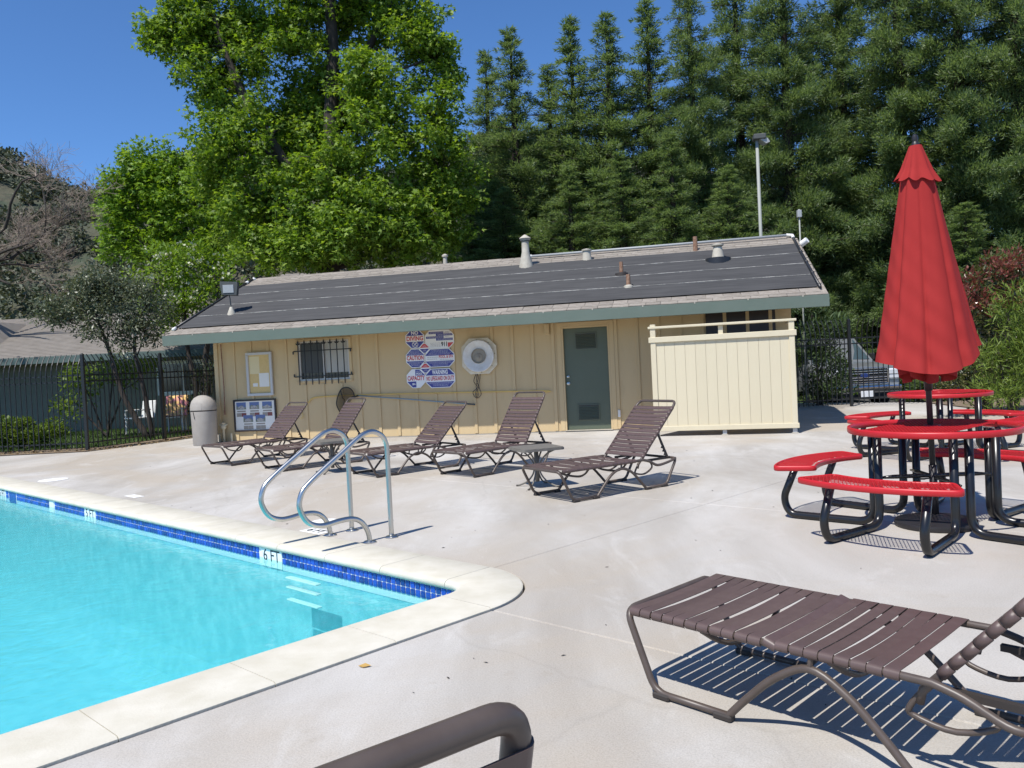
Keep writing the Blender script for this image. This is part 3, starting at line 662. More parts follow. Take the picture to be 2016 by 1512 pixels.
while d < RD - 0.05:
    full = d < -0.86 or d > 1.93
    s = RL + (0.0 if row % 2 else -0.15)
    while s < RR_ - 0.02:
        me = sh_me[rs_.choice((0, 0, 1, 2))]; w = {0: .30, 1: .26, 2: .34}[sh_me.index(me)]
        if full or s > 4.45:
            if s + w > RR_: s += w; continue
            if s < RL: s += w; continue
            P = on_roof(s, d + rs_.uniform(-0.008, 0.008), 0.004 + rs_.uniform(0, 0.004))
            near = d < -0.8 or s > -6
            if nsh < 296 and (d < -0.86 or s > 4.4 or d > 2.05):
                inst('shingle', me, roof, P, (RA - 0.045, 0, 0)); nsh += 1
            else:
                mb = MB().box(0.003, w-0.003, 0, 0.25, 0.0, 0.012); Rm = Matrix.Rotation(RA-0.045, 3, 'X'); mb.xf(lambda v: Rm @ v + P); far_sh.add(mb.v, mb.f)
        s += w
    row += 1; d += EXPO*math.cos(RA)
far_sh.build('upper_shingles', 'shingle', roof)['kind'] = 'stuff'
cap_me = MB().add([(0.003, -0.13, -0.05), (0.297, -0.13, -0.05), (0.297, 0, 0.012), (0.003, 0, 0.012), (0.297, 0.13, -0.05), (0.003, 0.13, -0.05)], [(0, 1, 2, 3), (3, 2, 4, 5)]).mesh('ridge_cap', 'shingle')
s = RL
while s < RR_ - 0.2: inst('ridge_cap', cap_me, roof, (s, RD, RZ + rs_.uniform(0.004, 0.012)), (0, 0.03, 0)); s += 0.29
# solar mats: four long ribbed mats with pale clamped edges, header pipes at both ends
bounds = [-0.74, -0.06, 0.60, 1.27, 1.92]
for k in range(4):
    d0, d1 = bounds[k] + 0.018, bounds[k+1] - 0.018
    nrib = 22; mb = MB(); vs = []
    for j in range(nrib*2+1):
        t = j/(nrib*2); dd = d0 + (d1-d0)*t; h = 0.030 + (0.007 if j % 2 else 0.0)
        for ss in np.linspace(RL + 0.14, RR_ - 0.13, 28):
            wob = 0.006*math.sin(ss*1.7 + k*2) + 0.004*math.sin(ss*5.1 + k)
            vs.append(on_roof(ss, dd + wob*0.6, h + abs(wob)*0.5))
    m_ = 28
    mb.add(vs, [(j*m_+i, j*m_+i+1, (j+1)*m_+i+1, (j+1)*m_+i) for j in range(nrib*2) for i in range(m_-1)])
    mat_o = mb.build('solar_mat', 'solar_black', roof)
for k in (1, 2, 3):
    pts = []
    for ss in np.linspace(RL + 0.16, RR_ - 0.15, 60):
        pts.append(on_roof(ss, bounds[k] - 0.012 + 0.006*math.sin(ss*2.3 + k) + rs_.uniform(-.004, .004), 0.034))
    MB().tube(pts, 0.010, 5).build('mat_strap', 'solar_edge', roof)
    MB().tube([p_ + Vector((0, 0.03, 0.012)) for p_ in pts], 0.006, 4).build('mat_cord', 'pipe_black', roof)
for ss in (RL + 0.10, RR_ - 0.10):
    MB().tube([on_roof(ss, d_, 0.045) for d_ in (-0.80, 0.6, 2.0, 2.40)], 0.027, 8).build('header_pipe', 'pipe_black', roof, smooth=True)
    for b_ in bounds[:-1]: MB().tube([on_roof(ss, b_+0.02, 0.045), on_roof(ss, b_+0.06, 0.045)], 0.036, 8).build('coupling', 'pipe_black', roof, smooth=True)
for ss, d_ in [(RL+0.10, -0.83), (RL+0.10, 2.10), (RL+0.12, 2.42)]:
    MB().tube([on_roof(ss, d_, 0.045), on_roof(ss, d_+0.09, 0.045)], 0.034, 8).build('end_cap', 'pvc_white', roof, smooth=True)
MB().tube([on_roof(RR_-0.10, 2.30, 0.05), on_roof(RR_-0.10, 2.42, 0.06), on_roof(RR_-0.22, 2.45, 0.07)], 0.036, 8).build('end_cap', 'pvc_white', roof, smooth=True)
MB().tube([Vector((-0.96, RD-0.12, RZ+0.03)), Vector((1.5, RD-0.12, RZ+0.035)), Vector((4.55, RD-0.10, RZ+0.05))], 0.028, 8).build('ridge_pipe', 'pvc_grey', roof, smooth=True)
MB().tube([Vector((-1.02, RD-0.12, RZ+0.03)), Vector((-0.94, RD-0.12, RZ+0.03))], 0.038, 8).build('end_cap', 'pvc_white', roof, smooth=True)
# flashing wires on the right rake
for dd in np.arange(-0.5, 2.3, 0.42):
    MB().tube(spline([on_roof(RR_-0.12, dd, 0.05), on_roof(RR_-0.05, dd+0.06, 0.07), on_roof(RR_-0.02, dd-0.02, 0.02)], 4), 0.006, 5).build('tie_wire', 'pipe_black', roof)
# vents and pipes
def vent(name, s, d, parts, label=None):
    base = on_roof(s, d, 0.0)
    for nme, prof, m in parts: MB().lathe(prof, 16, base).build(nme, m, roof, smooth='auto')
vent('vent', -0.97, 1.77, [('flue_cone', [(0.17, -0.10), (0.16, 0.02), (0.085, 0.34), (0.080, 0.56)], 'vent_paint'), ('flue_cap', [(0.05, 0.54), (0.11, 0.60), (0.115, 0.62), (0.13, 0.635), (0.12, 0.65), (0.02, 0.72)], 'vent_paint'), ('flue_collar', [(0.098, 0.57), (0.102, 0.60), (0.102, 0.645), (0.09, 0.65)], 'lamp_grey')], 0)
vent('vent', 0.35, 1.95, [('flue_cone', [(0.12, -0.05), (0.10, 0.04), (0.085, 0.20)], 'vent_paint'), ('flue_cap', [(0.05, 0.19), (0.11, 0.21), (0.11, 0.24), (0.02, 0.26)], 'vent_paint')], 0)
vent('vent', 3.08, 1.22, [('flue_cone', [(0.16, -0.06), (0.13, 0.03), (0.085, 0.28)], 'vent_paint'), ('flue_cap', [(0.06, 0.27), (0.12, 0.31), (0.12, 0.335), (0.02, 0.36)], 'vent_paint'), ('flashing', [(0.26, -0.10), (0.25, 0.06), (0.13, 0.075)], 'pipe_black')], 0)
vent('vent', 2.66, 2.02, [('rusty_pipe', [(0.050, -0.05), (0.045, 0.31)], 'rust')], 0)
vent('vent', 1.17, 0.73, [('rusty_pipe', [(0.042, -0.05), (0.038, 0.28)], 'rust'), ('flashing', [(0.14, -0.06), (0.13, 0.05), (0.05, 0.07)], 'rubber')], 0)
vent('vent', 1.35, -0.07, [('rusty_pipe', [(0.042, -0.05), (0.040, 0.27)], 'rust'), ('flashing', [(0.10, -0.06), (0.09, 0.05), (0.05, 0.07)], 'vent_paint')], 0)
vent('vent', -3.2, RD+0.6, [('flue_cone', [(0.06, -0.05), (0.05, 0.52)], 'vent_paint'), ('flue_cap', [(0.04, 0.51), (0.075, 0.53), (0.075, 0.57), (0.02, 0.60)], 'vent_paint')], 0)
# roof flood lamp at the left end
lb = on_roof(-7.07, -0.05, 0.02)
lamp = empty('flood_lamp', B(lb.x, lb.y, lb.z), BA, 'grey box flood lamp on a thin post at the left end of the roof', 'lamp')
MB().lathe([(0.10, -0.05), (0.085, 0.02), (0.03, 0.16)], 12).build('base_cone', 'vent_paint', lamp, smooth='auto')
MB().tube([(0, 0, 0.1), (-0.02, 0, 0.36), (-0.04, 0, 0.42)], 0.012, 6).build('post', 'lamp_grey', lamp)
hd = MB().prism_y([(-0.16, 0.42), (0.14, 0.40), (0.17, 0.62), (0.17, 0.68), (-0.18, 0.70), (-0.19, 0.64)], -0.10, 0.10).build('housing', 'lamp_grey', lamp, rot=(0, 0, R(20)))
MB().bbox(-0.13, 0.09, -0.112, -0.101, 0.45, 0.62, 0.004).build('lens', 'lamp_glass', lamp, rot=(0, 0, R(20)))

# door
door = MB().bbox(0.035, 0.895, 0.03, 0.07, 0.035, 2.02, 0.004).build('door', 'door_green', pool_house)
MB().box(0.001, 0.034, -0.025, T, 0.02, 2.055).build('door_jamb', 'wall_cream', pool_house); MB().box(0.896, 0.929, -0.025, T, 0.02, 2.055).build('door_jamb', 'wall_cream', pool_house)
MB().box(0.001, 0.929, -0.024, T, 2.022, 2.0595).build('door_head', 'wall_cream', pool_house)
MB().bbox(-0.09, -0.001, -0.028, 0.001, 0.025, 2.13, 0.003).build('door_casing', 'wall_cream', pool_house); MB().bbox(0.931, 1.02, -0.028, 0.001, 0.025, 2.13, 0.003).build('door_casing', 'wall_cream', pool_house)
MB().bbox(-0.089, 1.019, -0.030, 0.001, 2.0625, 2.135, 0.003).build('door_casing', 'wall_cream', pool_house)
MB().box(0.0, 0.93, -0.06, 0.03, 0.021, 0.034).build('threshold', 'vent_paint', pool_house)
MB().box(0.035, 0.895, 0.071, 0.09, 0.035, 2.02).build('door_core', 'frame_dark', pool_house)
for z0, z1 in [(1.595, 1.925), (0.21, 0.53)]:
    fr = MB().bbox(0.255, 0.685, 0.012, 0.031, z0, z1, 0.004).build('vent_panel', 'door_green', door)
    n_ = 9
    for i in range(n_):
        zc = z0 + 0.03 + (z1 - z0 - 0.06)*(i + 0.5)/n_
        MB().add([(0.28, -0.006, zc-0.012), (0.66, -0.006, zc-0.012), (0.66, 0.0115, zc+0.012), (0.28, 0.0115, zc+0.012), (0.28, -0.002, zc-0.014), (0.66, -0.002, zc-0.014)], [(0, 1, 2, 3), (4, 5, 1, 0)]).build('louver', 'door_green', fr)
    MB().box(0.275, 0.665, 0.0095, 0.0118, z0+0.02, z1-0.02).build('vent_dark', 'frame_dark', fr)
for z_, r_ in [(0.945, 0.032), (1.08, 0.024)]:
    MB().lathe([(r_, 0), (r_, 0.008), (r_*0.6, 0.012), (r_*0.6, 0.03), (r_*0.95, 0.04), (r_*0.8, 0.06), (r_*0.2, 0.065)], 16).build('door_knob' if z_ < 1 else 'deadbolt', 'steel', door, smooth='auto', loc=(0.095, 0.03, z_), rot=(R(90), 0, 0))
# window with blinds
win = MB().box(WX0, WX1, 0.035, 0.055, WZ0, WZ1).build('window', 'glass_dark', pool_house)
for (a, b, c, d_) in [(WX0, WX0+0.035, WZ0, WZ1), (WX1-0.035, WX1, WZ0, WZ1), (WX0+0.0351, WX1-0.0351, WZ0, WZ0+0.035), (WX0+0.0351, WX1-0.0351, WZ1-0.035, WZ1), (-5.055, -5.015, WZ0+0.0351, WZ1-0.0351)]:
    MB().box(a, b, 0.004, 0.034, c, d_).build('window_bar', 'window_frame', win)
MB().bbox(WX0-0.06, WX1+0.06, -0.035, 0.003, WZ0-0.045, WZ0-0.001, 0.004).build('sill', 'wall_cream', win)
MB().bbox(WX0-0.06, WX1+0.06, -0.03, 0.003, WZ1+0.001, WZ1+0.05, 0.004).build('casing', 'wall_cream', win)
for a, b in [(WX0-0.06, WX0-0.001), (WX1+0.001, WX1+0.06)]: MB().bbox(a, b, -0.028, 0.003, WZ0, WZ1, 0.004).build('casing', 'wall_cream', win)
sl_me = MB().add([(-5.01, 0.026, -0.008), (WX1-0.04, 0.026, -0.008), (WX1-0.04, 0.034, 0.010), (-5.01, 0.034, 0.010)], [(0, 1, 2, 3)]).mesh('blind_slat', 'blind')
z_ = WZ0 + 0.16
while z_ < WZ1 - 0.05: inst('blind_slat', sl_me, win, (0, 0, z_)); z_ += 0.0215
MB().box(-5.012, WX1-0.038, 0.0305, 0.0345, WZ0+0.15, WZ1-0.04).build('blind_panel', 'blind', win)
dim = MB().box(WX0+0.04, -5.06, 0.026, 0.034, WZ0+0.16, WZ1-0.04).build('blind_panel', 'lamp_grey', win)
# wall lamp box by the door, switch box
MB().bbox(-0.325, -0.225, -0.08, -0.001, 1.93, 2.14, 0.01).build('junction_box', 'wall_cream', pool_house)
MB().bbox(1.035, 1.085, -0.05, -0.001, 0.26, 0.40, 0.006).build('outlet_box', 'white_paint', pool_house)
# dark vent opening high on the wall behind the privacy screen
MB().bbox(2.75, 4.0, -0.02, 0.002, 1.75, 2.15, 0.004).build('dark_opening', 'frame_dark', pool_house)
# small white lamp on the right gable
MB().tube([Vector((RR_+0.02, RD-0.35, RZ-0.2)), Vector((RR_+0.14, RD-0.42, RZ-0.12))], 0.065, 10).build('gable_lamp', 'pvc_white', pool_house, smooth='auto')

# ---- window grille of black iron bars
gr = empty('window_grille', B(-5.03, -0.055), BA, 'black wrought iron bars with spear finials over the pool house window', 'window grille')
bar = MB().box(-0.008, 0.008, -0.008, 0.008, 1.16, 2.0)
bar.prism_y([(-0.006, 1.99), (0.006, 1.99), (0.024, 2.02), (0.006, 2.085), (0, 2.10), (-0.006, 2.085), (-0.024, 2.02)], -0.006, 0.006)
bar.prism_y([(-0.045, 2.02), (-0.03, 2.0), (0.03, 2.0), (0.045, 2.02), (0.05, 2.045), (0.02, 2.025), (-0.02, 2.025), (-0.05, 2.045)], -0.005, 0.0055)
bme = bar.mesh('bar', 'iron')
for i in range(8): inst('bar', bme, gr, (-0.56 + i*0.146 + 0.01, 0, 0))
for z_, up_ in [(1.87, -1), (1.335, 1)]:
    MB().box(-0.67, 0.63, 0.0085, 0.0205, z_-0.010, z_+0.010).build('crossbar', 'iron', gr)
    for x_ in (-0.665, 0.625):
        MB().box(x_-0.012, x_+0.012, 0.0209, 0.05, z_-0.01, z_+0.01).build('bracket', 'iron', gr)
        MB().box(x_-0.013, x_+0.013, -0.004, 0.008, min(z_, z_+up_*0.06), max(z_, z_+up_*0.06)).build('bracket', 'iron', gr)

# ---- notice board and framed photo board
def frame4(root, w, h, t, dep, m, nme='frame'):
    for (a, b, c, d_) in [(-w/2, w/2, h-t, h), (-w/2, w/2, 0, t), (-w/2, -w/2+t, t+0.0005, h-t-0.0005), (w/2-t, w/2, t+0.0005, h-t-0.0005)]:
        MB().bbox(a, b, -dep, 0.0, c, d_, 0.004).build(nme, m, root)
nb = empty('notice_board', B(-6.50, -0.024, 0.975), BA, 'aluminium framed cork notice board with two sheets on the cream wall', 'notice board')
frame4(nb, 0.60, 0.925, 0.055, 0.05, 'alu')
MB().box(-0.25, 0.25, -0.015, -0.005, 0.055, 0.87).build('cork_panel', 'cork', nb)
MB().box(-0.235, 0.0, -0.018, -0.0155, 0.47, 0.84).build('paper_sheet', 'paper_old', nb)
MB().box(-0.02, 0.21, -0.019, -0.0156, 0.19, 0.48).build('paper_sheet', 'paper', nb)
MB().box(-0.17, -0.06, -0.018, -0.0155, 0.20, 0.27).build('paper_sheet', 'paper', nb)
pb = empty('photo_board', B(-6.665, -0.024, 0.222), BA, 'black framed white board with five small house photos on the wall', 'picture')
frame4(pb, 1.0, 0.685, 0.035, 0.035, 'frame_dark')
MB().box(-0.47, 0.47, -0.012, -0.002, 0.035, 0.65).build('white_mount', 'paper', pb)
def photo(x, z, w=0.225, h=0.15, sw=True):
    ph = MB().box(x-w/2, x+w/2, -0.014, -0.0121, z, z+h).build('photo', 'photo_sky', pb)
    pts = [(x-w/2, z), (x+w/2, z)] + [(x+w/2-w*k/8, z+h*(0.45+0.18*math.sin(k*1.3+x*9))) for k in range(9)]
    MB().prism_y(pts, -0.0155, -0.0141).build('photo_print', 'photo_green', ph)
    MB().prism_y([(x-w*0.35, z+0.01), (x+w*0.33, z+0.01), (x+w*0.33, z+h*0.34), (x, z+h*0.55), (x-w*0.35, z+h*0.36)], -0.0168, -0.0156).build('photo_print', 'photo_house', ph)
    if sw:
        MB().box(x-w/2, x-w*0.02, -0.0139, -0.0121, z-0.155, z-0.075).build('swatch', 'swatch_grey', pb)
        MB().box(x, x+w/2, -0.0139, -0.0121, z-0.155, z-0.075).build('swatch', 'swatch_red' if z > 0.3 else 'swatch_grey', pb)
        MB().box(x-w*0.45, x+w*0.45, -0.0139, -0.0121, z-0.055, z-0.025).build('caption', 'swatch_grey', pb)
for x in (-0.32, -0.01, 0.29): photo(x, 0.475)
for x in (-0.17, 0.12): photo(x, 0.20, sw=True)

# ---- the six safety signs and two small ones
def octo(w, h, c): return [(-w/2, -h/2+c), (-w/2+c, -h/2), (w/2-c, -h/2), (w/2, -h/2+c), (w/2, h/2-c), (w/2-c, h/2), (-w/2+c, h/2), (-w/2, h/2-c)]
def clip_band(poly, z0, z1):
    def cl(P, f):
        out = []
        for i in range(len(P)):
            a, b = P[i], P[(i+1) % len(P)]; fa, fb = f(a), f(b)
            if fa >= 0: out.append(a)
            if fa*fb < 0: t = fa/(fa-fb); out.append((a[0]+(b[0]-a[0])*t, a[1]+(b[1]-a[1])*t))
        return out
    return cl(cl(poly, lambda p: p[1]-z0), lambda p: z1-p[1])
def clip_x(poly, x0, x1):
    q = [(p[1], p[0]) for p in poly]; q = clip_band(q, x0, x1); return [(p[1], p[0]) for p in q]
def sign(name, s, z, w, h, c, label):
    t = empty(name, B(s, -0.027, z), BA, label, 'sign')
    MB().prism_y(octo(w, h, c), -0.004, 0.0).build('plate', 'sign_white', t); return t
def band(t, poly, m, y=-0.0052): 
    if len(poly) > 2: MB().prism_y(poly, y, -0.0041).build('print', m, t)
def word(t, body, size, m, x=0, z=0, width=None, bold=0.003):
    inst('lettering', text_mesh(body, size, m, bold, width=width), t, (x, -0.0062, z), (math.pi/2, 0, 0))
def fine(t, x0, x1, zs, m, h=0.0042):
    mb = MB(); rr = random.Random(int(abs(x0*1000)) + len(zs))
    for z in zs:
        x = x0 + rr.uniform(0, 0.02)
        while x < x1 - 0.015:
            l = rr.uniform(0.012, 0.05); e = min(x + l, x1); mb.box(x, e, -0.0062, -0.0053, z-h/2, z+h/2); x = e + 0.008
    mb.build('fine_print', m, t)
IN = 0.014
def io(w, h, c): return octo(w-2*IN, h-2*IN, c-IN*0.4)
t = sign('no_diving_sign', -3.0, 1.99, 0.40, 0.385, 0.115, 'octagonal blue and white NO DIVING sign, top left of the cluster'); P8 = io(0.40, 0.385, 0.115)
band(t, clip_band(P8, 0.068, 1), 'sign_blue'); band(t, clip_band(P8, -1, -0.055), 'sign_blue')
word(t, 'NO', 0.10, 'sign_white', 0, 0.118, 0.15); word(t, 'DIVING', 0.125, 'sign_red', 0, 0.004, 0.355, 0.004)
MB().tube([(0.062*math.cos(a)-0.0, -0.0058, -0.112+0.055*math.sin(a)) for a in np.linspace(0, 2*math.pi, 17)[:-1]], 0.006, 4, closed=True).build('ring_mark', 'sign_white', t)
MB().tube([(-0.045, -0.006, -0.075), (0.045, -0.006, -0.15)], 0.006, 4).build('slash_mark', 'sign_white', t); MB().tube([(0.038, -0.0064, -0.078), (-0.012, -0.0064, -0.118), (-0.04, -0.0064, -0.150)], [0.010, 0.006, 0.003], 4).build('diver_mark', 'sign_white', t)
t = sign('emergency_sign', -2.48, 1.958, 0.615, 0.37, 0.10, 'wide octagonal first aid sign with 911 in its lower right corner'); P8 = io(0.615, 0.37, 0.10)
for z0, x0, x1 in [(0.110, -0.22, 0.09), (0.065, -0.07, 0.28), (0.018, -0.28, 0.09), (-0.028, -0.07, 0.28)]: band(t, clip_x(clip_band(P8, z0, z0+0.045), x0, x1), 'sign_blue')
band(t, clip_x(clip_band(P8, -0.165, -0.075), 0.17, 0.3), 'sign_red'); word(t, '911', 0.125, 'ink', 0.10, -0.108, 0.12, 0.004)
fine(t, -0.2, 0.08, [0.145, 0.125], 'sign_white'); fine(t, -0.05, 0.26, [0.098, 0.08, 0.004, -0.014], 'sign_white'); fine(t, -0.26, 0.07, [0.05, 0.034], 'sign_white'); fine(t, 0.1, 0.22, [0.14, 0.125, 0.045], 'sign_blue', 0.005); fine(t, -0.21, 0.02, [-0.075, -0.1, -0.125, -0.15], 'frame_dark', 0.004)
t = sign('caution_sign', -3.012, 1.597, 0.40, 0.385, 0.115, 'octagonal blue CAUTION sign in the middle of the left column'); P8 = io(0.40, 0.385, 0.115)
band(t, clip_band(P8, 0.062, 1), 'sign_blue'); band(t, clip_band(P8, -1, -0.058), 'sign_blue'); word(t, 'CAUTION', 0.125, 'sign_red', 0, 0.004, 0.36, 0.004)
fine(t, -0.11, 0.11, [0.15, 0.125], 'sign_white'); fine(t, -0.15, 0.15, [0.10, 0.08, -0.078, -0.098], 'sign_white'); fine(t, -0.10, 0.10, [-0.12, -0.145], 'sign_white')
t = sign('pool_rules_sign', -2.492, 1.582, 0.62, 0.375, 0.11, 'wide octagonal blue sign reading POOL & SPA rules in red'); P8 = io(0.62, 0.375, 0.11)
band(t, clip_band(P8, 0.05, 1), 'sign_blue'); band(t, clip_band(P8, -1, -0.062), 'sign_blue'); word(t, 'POOL & SPA', 0.085, 'sign_red', 0.13, 0.018, 0.30, 0.002)
fine(t, -0.19, 0.19, [0.15, 0.125], 'sign_white'); fine(t, -0.24, 0.24, [0.10, 0.075, -0.08, -0.10], 'sign_white'); fine(t, -0.17, 0.17, [-0.122, -0.148], 'sign_white'); fine(t, -0.28, -0.04, [0.015, -0.02], 'alu', 0.014); fine(t, 0.0, 0.28, [-0.04], 'alu', 0.014)
t = sign('capacity_sign', -3.018, 1.185, 0.40, 0.385, 0.115, 'octagonal white and blue POOL CAPACITY sign, bottom left of the cluster'); P8 = io(0.40, 0.385, 0.115)
band(t, clip_x(clip_band(P8, 0.062, 1), -0.01, 1), 'sign_blue'); band(t, clip_x(clip_band(P8, -1, -0.058), -1, 0.0), 'sign_blue'); word(t, 'CAPACITY', 0.125, 'sign_red', 0, 0.004, 0.37, 0.004)
word(t, 'POOL', 0.06, 'sign_white', 0.075, 0.092, 0.13, 0.002); word(t, 'SPA', 0.05, 'sign_white', -0.05, -0.115, 0.07, 0.002); fine(t, 0.0, 0.1, [0.15, 0.135], 'sign_white')
t = sign('lifeguard_sign', -2.503, 1.172, 0.625, 0.39, 0.115, 'wide blue WARNING NO LIFEGUARD ON DUTY sign, bottom right'); P8 = io(0.625, 0.39, 0.115)
band(t, clip_band(P8, 0.062, 1), 'sign_blue'); band(t, clip_band(P8, -1, -0.072), 'sign_blue'); word(t, 'WARNING', 0.12, 'sign_white', 0, 0.118, 0.33, 0.004); word(t, 'NO LIFEGUARD ON DUTY', 0.12, 'sign_red', 0, -0.006, 0.585, 0.003)
fine(t, -0.24, 0.24, [-0.088, -0.106], 'sign_white'); fine(t, -0.17, 0.17, [-0.13, -0.152], 'sign_white')
for z_, lb_ in [(1.79, 'small red and blue diamond sign between the upper octagonal signs'), (1.387, 'small red and blue diamond sign between the lower octagonal signs')]:
    t = sign('small_sign', -2.805, z_, 0.21, 0.21, 0.075, lb_); P8 = io(0.21, 0.21, 0.075); t.location = B(-2.805, -0.033, z_)
    band(t, clip_band(P8, 0.012, 1), 'sign_red'); band(t, clip_band(P8, -1, -0.012), 'sign_blue'); fine(t, -0.05, 0.05, [0.05, 0.03], 'sign_white'); fine(t, -0.05, 0.05, [-0.035, -0.055], 'sign_white')

# ---- horn loudspeaker on an octagonal plate, with its coiled cord
hn = empty('horn_speaker', B(-1.66, -0.024, 1.575), BA, 'round white horn loudspeaker on an octagonal wall plate with hanging cord', 'loudspeaker')
MB().prism_y(octo(0.715, 0.715, 0.165), -0.05, 0.0).build('back_plate', 'horn_paint', hn)
MB().lathe([(0.28, 0.0), (0.31, 0.03), (0.32, 0.070), (0.31, 0.082), (0.292, 0.079), (0.24, 0.055), (0.18, 0.035), (0.148, 0.03)], 40).build('bell', 'horn_white', hn, smooth='auto', loc=(0, -0.051, 0), rot=(R(90), 0, 0))
MB().lathe([(0.148, 0.03), (0.15, 0.06), (0.142, 0.062), (0.13, 0.02), (0.10, 0.012)], 32).build('throat', 'horn_inner', hn, smooth='auto', loc=(0, -0.052, -0.0), rot=(R(90), 0, 0))
MB().lathe([(0.09, 0.0), (0.085, 0.03), (0.03, 0.05), (0.028, 0.075), (0.004, 0.08)], 24).build('driver_plug', 'horn_inner', hn, smooth='auto', loc=(0, -0.062, -0.03), rot=(R(90), 0, 0))
for a in range(8): MB().lathe([(0.008, 0), (0.008, 0.006), (0.003, 0.009)], 8).build('screw', 'frame_dark', hn, loc=(0.325*math.cos(a*math.pi/4+0.12), -0.0505, 0.325*math.sin(a*math.pi/4+0.12)), rot=(R(90), 0, 0))
cd = []
for off in (-0.05, 0.01):
    MB().tube(spline([(-0.07+off*0.3, -0.02, -0.34), (-0.09+off, -0.03, -0.5), (-0.05+off*0.4, -0.03, -0.62), (-0.12+off, -0.03, -0.72), (-0.10, -0.03, -0.84), (-0.05-off, -0.03, -0.76), (-0.09-off, -0.03, -0.6), (-0.04-off*0.5, -0.03, -0.45), (-0.05-off, -0.02, -0.34)], 5), 0.0065, 5).build('cord', 'frame_dark', hn)

# ---- leaning poles: rusty rod, yellow rod with hooks, blue skimmer pole and net
o = MB().tube([B(-7.38, -0.05, 2.12), B(-7.36, -0.05, 1.2), B(-7.345, -0.10, 0.61)], 0.013, 6).build('rusty_rod', 'rust'); tag(o, 'thin rusty rod hanging at the left corner of the pool house wall', 'rod')
MB().tube([B(-7.347, -0.10, 0.70), B(-7.345, -0.10, 0.60)], 0.022, 6).build('rod_end', 'rust', o)
o = MB().tube(spline([B(-5.42, -0.035, 0.78), B(-5.33, -0.035, 0.87), B(-5.1, -0.04, 0.90), B(-4.3, -0.045, 0.905), B(-2.5, -0.045, 0.875), B(-0.42, -0.045, 0.83), B(-0.36, -0.04, 0.80)], 5), 0.012, 6).build('shepherds_crook', 'rod_yellow'); tag(o, 'long yellow rescue crook hanging level along the pool house wall', 'pole')
o = MB().tube([B(-4.30, -0.06, 0.893), B(-3.0, -0.07, 0.75), B(-1.80, -0.08, 0.612)], 0.014, 8).build('skimmer_pole', 'rod_blue', smooth=True); tag(o, 'blue grey skimmer pole hung at a slant below the yellow crook', 'pole')
MB().tube([B(-1.95, -0.08, 0.63), B(-1.79, -0.08, 0.611)], 0.018, 8).build('pole_grip', 'lamp_grey', o)
net = empty('leaf_net', B(-4.6, -0.06, 0.80), BA, 'dark pool leaf net hung on the wall above a lounger', 'net')
ring = spline([(-0.09, 0, -0.28), (-0.17, -0.01, -0.05), (-0.06, -0.02, 0.22), (0.09, -0.02, 0.27), (0.20, -0.02, 0.20), (0.24, -0.01, 0.08)], 6)
MB().tube(ring, 0.012, 6).build('rim', 'iron', net)
MB().add([(p_.x, p_.y - 0.004, p_.z) for p_ in ring] + [(0.02, -0.06, 0.05)], [(i, i+1, len(ring)) for i in range(len(ring)-1)] + [(len(ring)-1, 0, len(ring))]).build('net_bag', 'netting', net)
MB().tube(spline([(-0.06, -0.03, 0.22), (-0.01, -0.04, 0.05), (0.02, -0.04, 0.0), (-0.09, -0.01, -0.28)], 5), 0.009, 5).build('brace', 'iron', net)
MB().tube([(0.17, -0.02, 0.05), (0.32, -0.01, 0.09)], 0.018, 6).build('socket', 'iron', net)
# wall hook near the second batten
o = MB().tube(spline([B(-5.62, -0.03, 0.70), B(-5.58, -0.04, 0.60), B(-5.55, -0.05, 0.50), B(-5.60, -0.05, 0.46)], 5), 0.008, 5).build('hose_end', 'rod_yellow'); tag(o, 'short thin hose end sticking out of the wall behind the leftmost lounger', 'hose')
# standpipe with valve at the left corner
sp = empty('standpipe', B(-7.38, -0.12, 0), BA, 'cream painted standpipe with valve at the left corner of the pool house', 'pipe')
MB().tube([(0, 0, 0), (0, 0, 0.32), (0.0, -0.02, 0.36)], 0.028, 8).build('riser', 'screen_cream', sp, smooth=True)
MB().lathe([(0.05, 0), (0.06, 0.03), (0.06, 0.07), (0.035, 0.10), (0.05, 0.13), (0.02, 0.14)], 12, (0, 0, 0.30)).build('valve', 'screen_cream', sp, smooth='auto')
MB().tube([(-0.09, 0, 0.39), (0.09, 0, 0.39)], 0.02, 8).build('cross_tee', 'screen_cream', sp)
MB().tube([(0.16, 0.03, 0), (0.16, 0.03, 0.20)], 0.022, 8).build('short_pipe', 'screen_cream', sp); MB().tube([(-0.12, 0.03, 0), (-0.12, 0.03, 0.20)], 0.022, 8).build('short_pipe', 'screen_cream', sp)

# ================================================================== PRIVACY SCREEN in front of the wash room door
ps = empty('privacy_screen', B(1.77, -1.44), BA - 0.054, 'cream painted plank privacy screen with open rail on top beside the door', 'screen')
SW = 2.36
H0, H1 = 0.09, 1.665
npl = 13; pw = (SW - 0.12)/npl
plank = MB().bbox(0.0015, pw-0.0015, 0.012, 0.03, H0+0.02, H1, 0.0015).mesh('plank', 'screen_cream')
for i in range(npl): inst('plank', plank, ps, (0.06 + i*pw, 0, 0))
MB().box(0.02, SW-0.02, 0.0305, 0.04, H0+0.03, H1).build('backing', 'screen_cream', ps)
for x in (0.0, SW-0.09): MB().bbox(x, x+0.09, -0.012, 0.10, H0, 1.905 if x else 1.94, 0.006).build('post', 'screen_cream', ps)
MB().bbox(SW*0.5-0.04, SW*0.5+0.04, 0.02, 0.09, H1+0.05, 1.865, 0.005).build('post', 'screen_cream', ps)
MB().bbox(-0.03, SW+0.03, -0.028, 0.105, H1-0.04, H1+0.055, 0.006).build('top_board', 'screen_cream', ps)
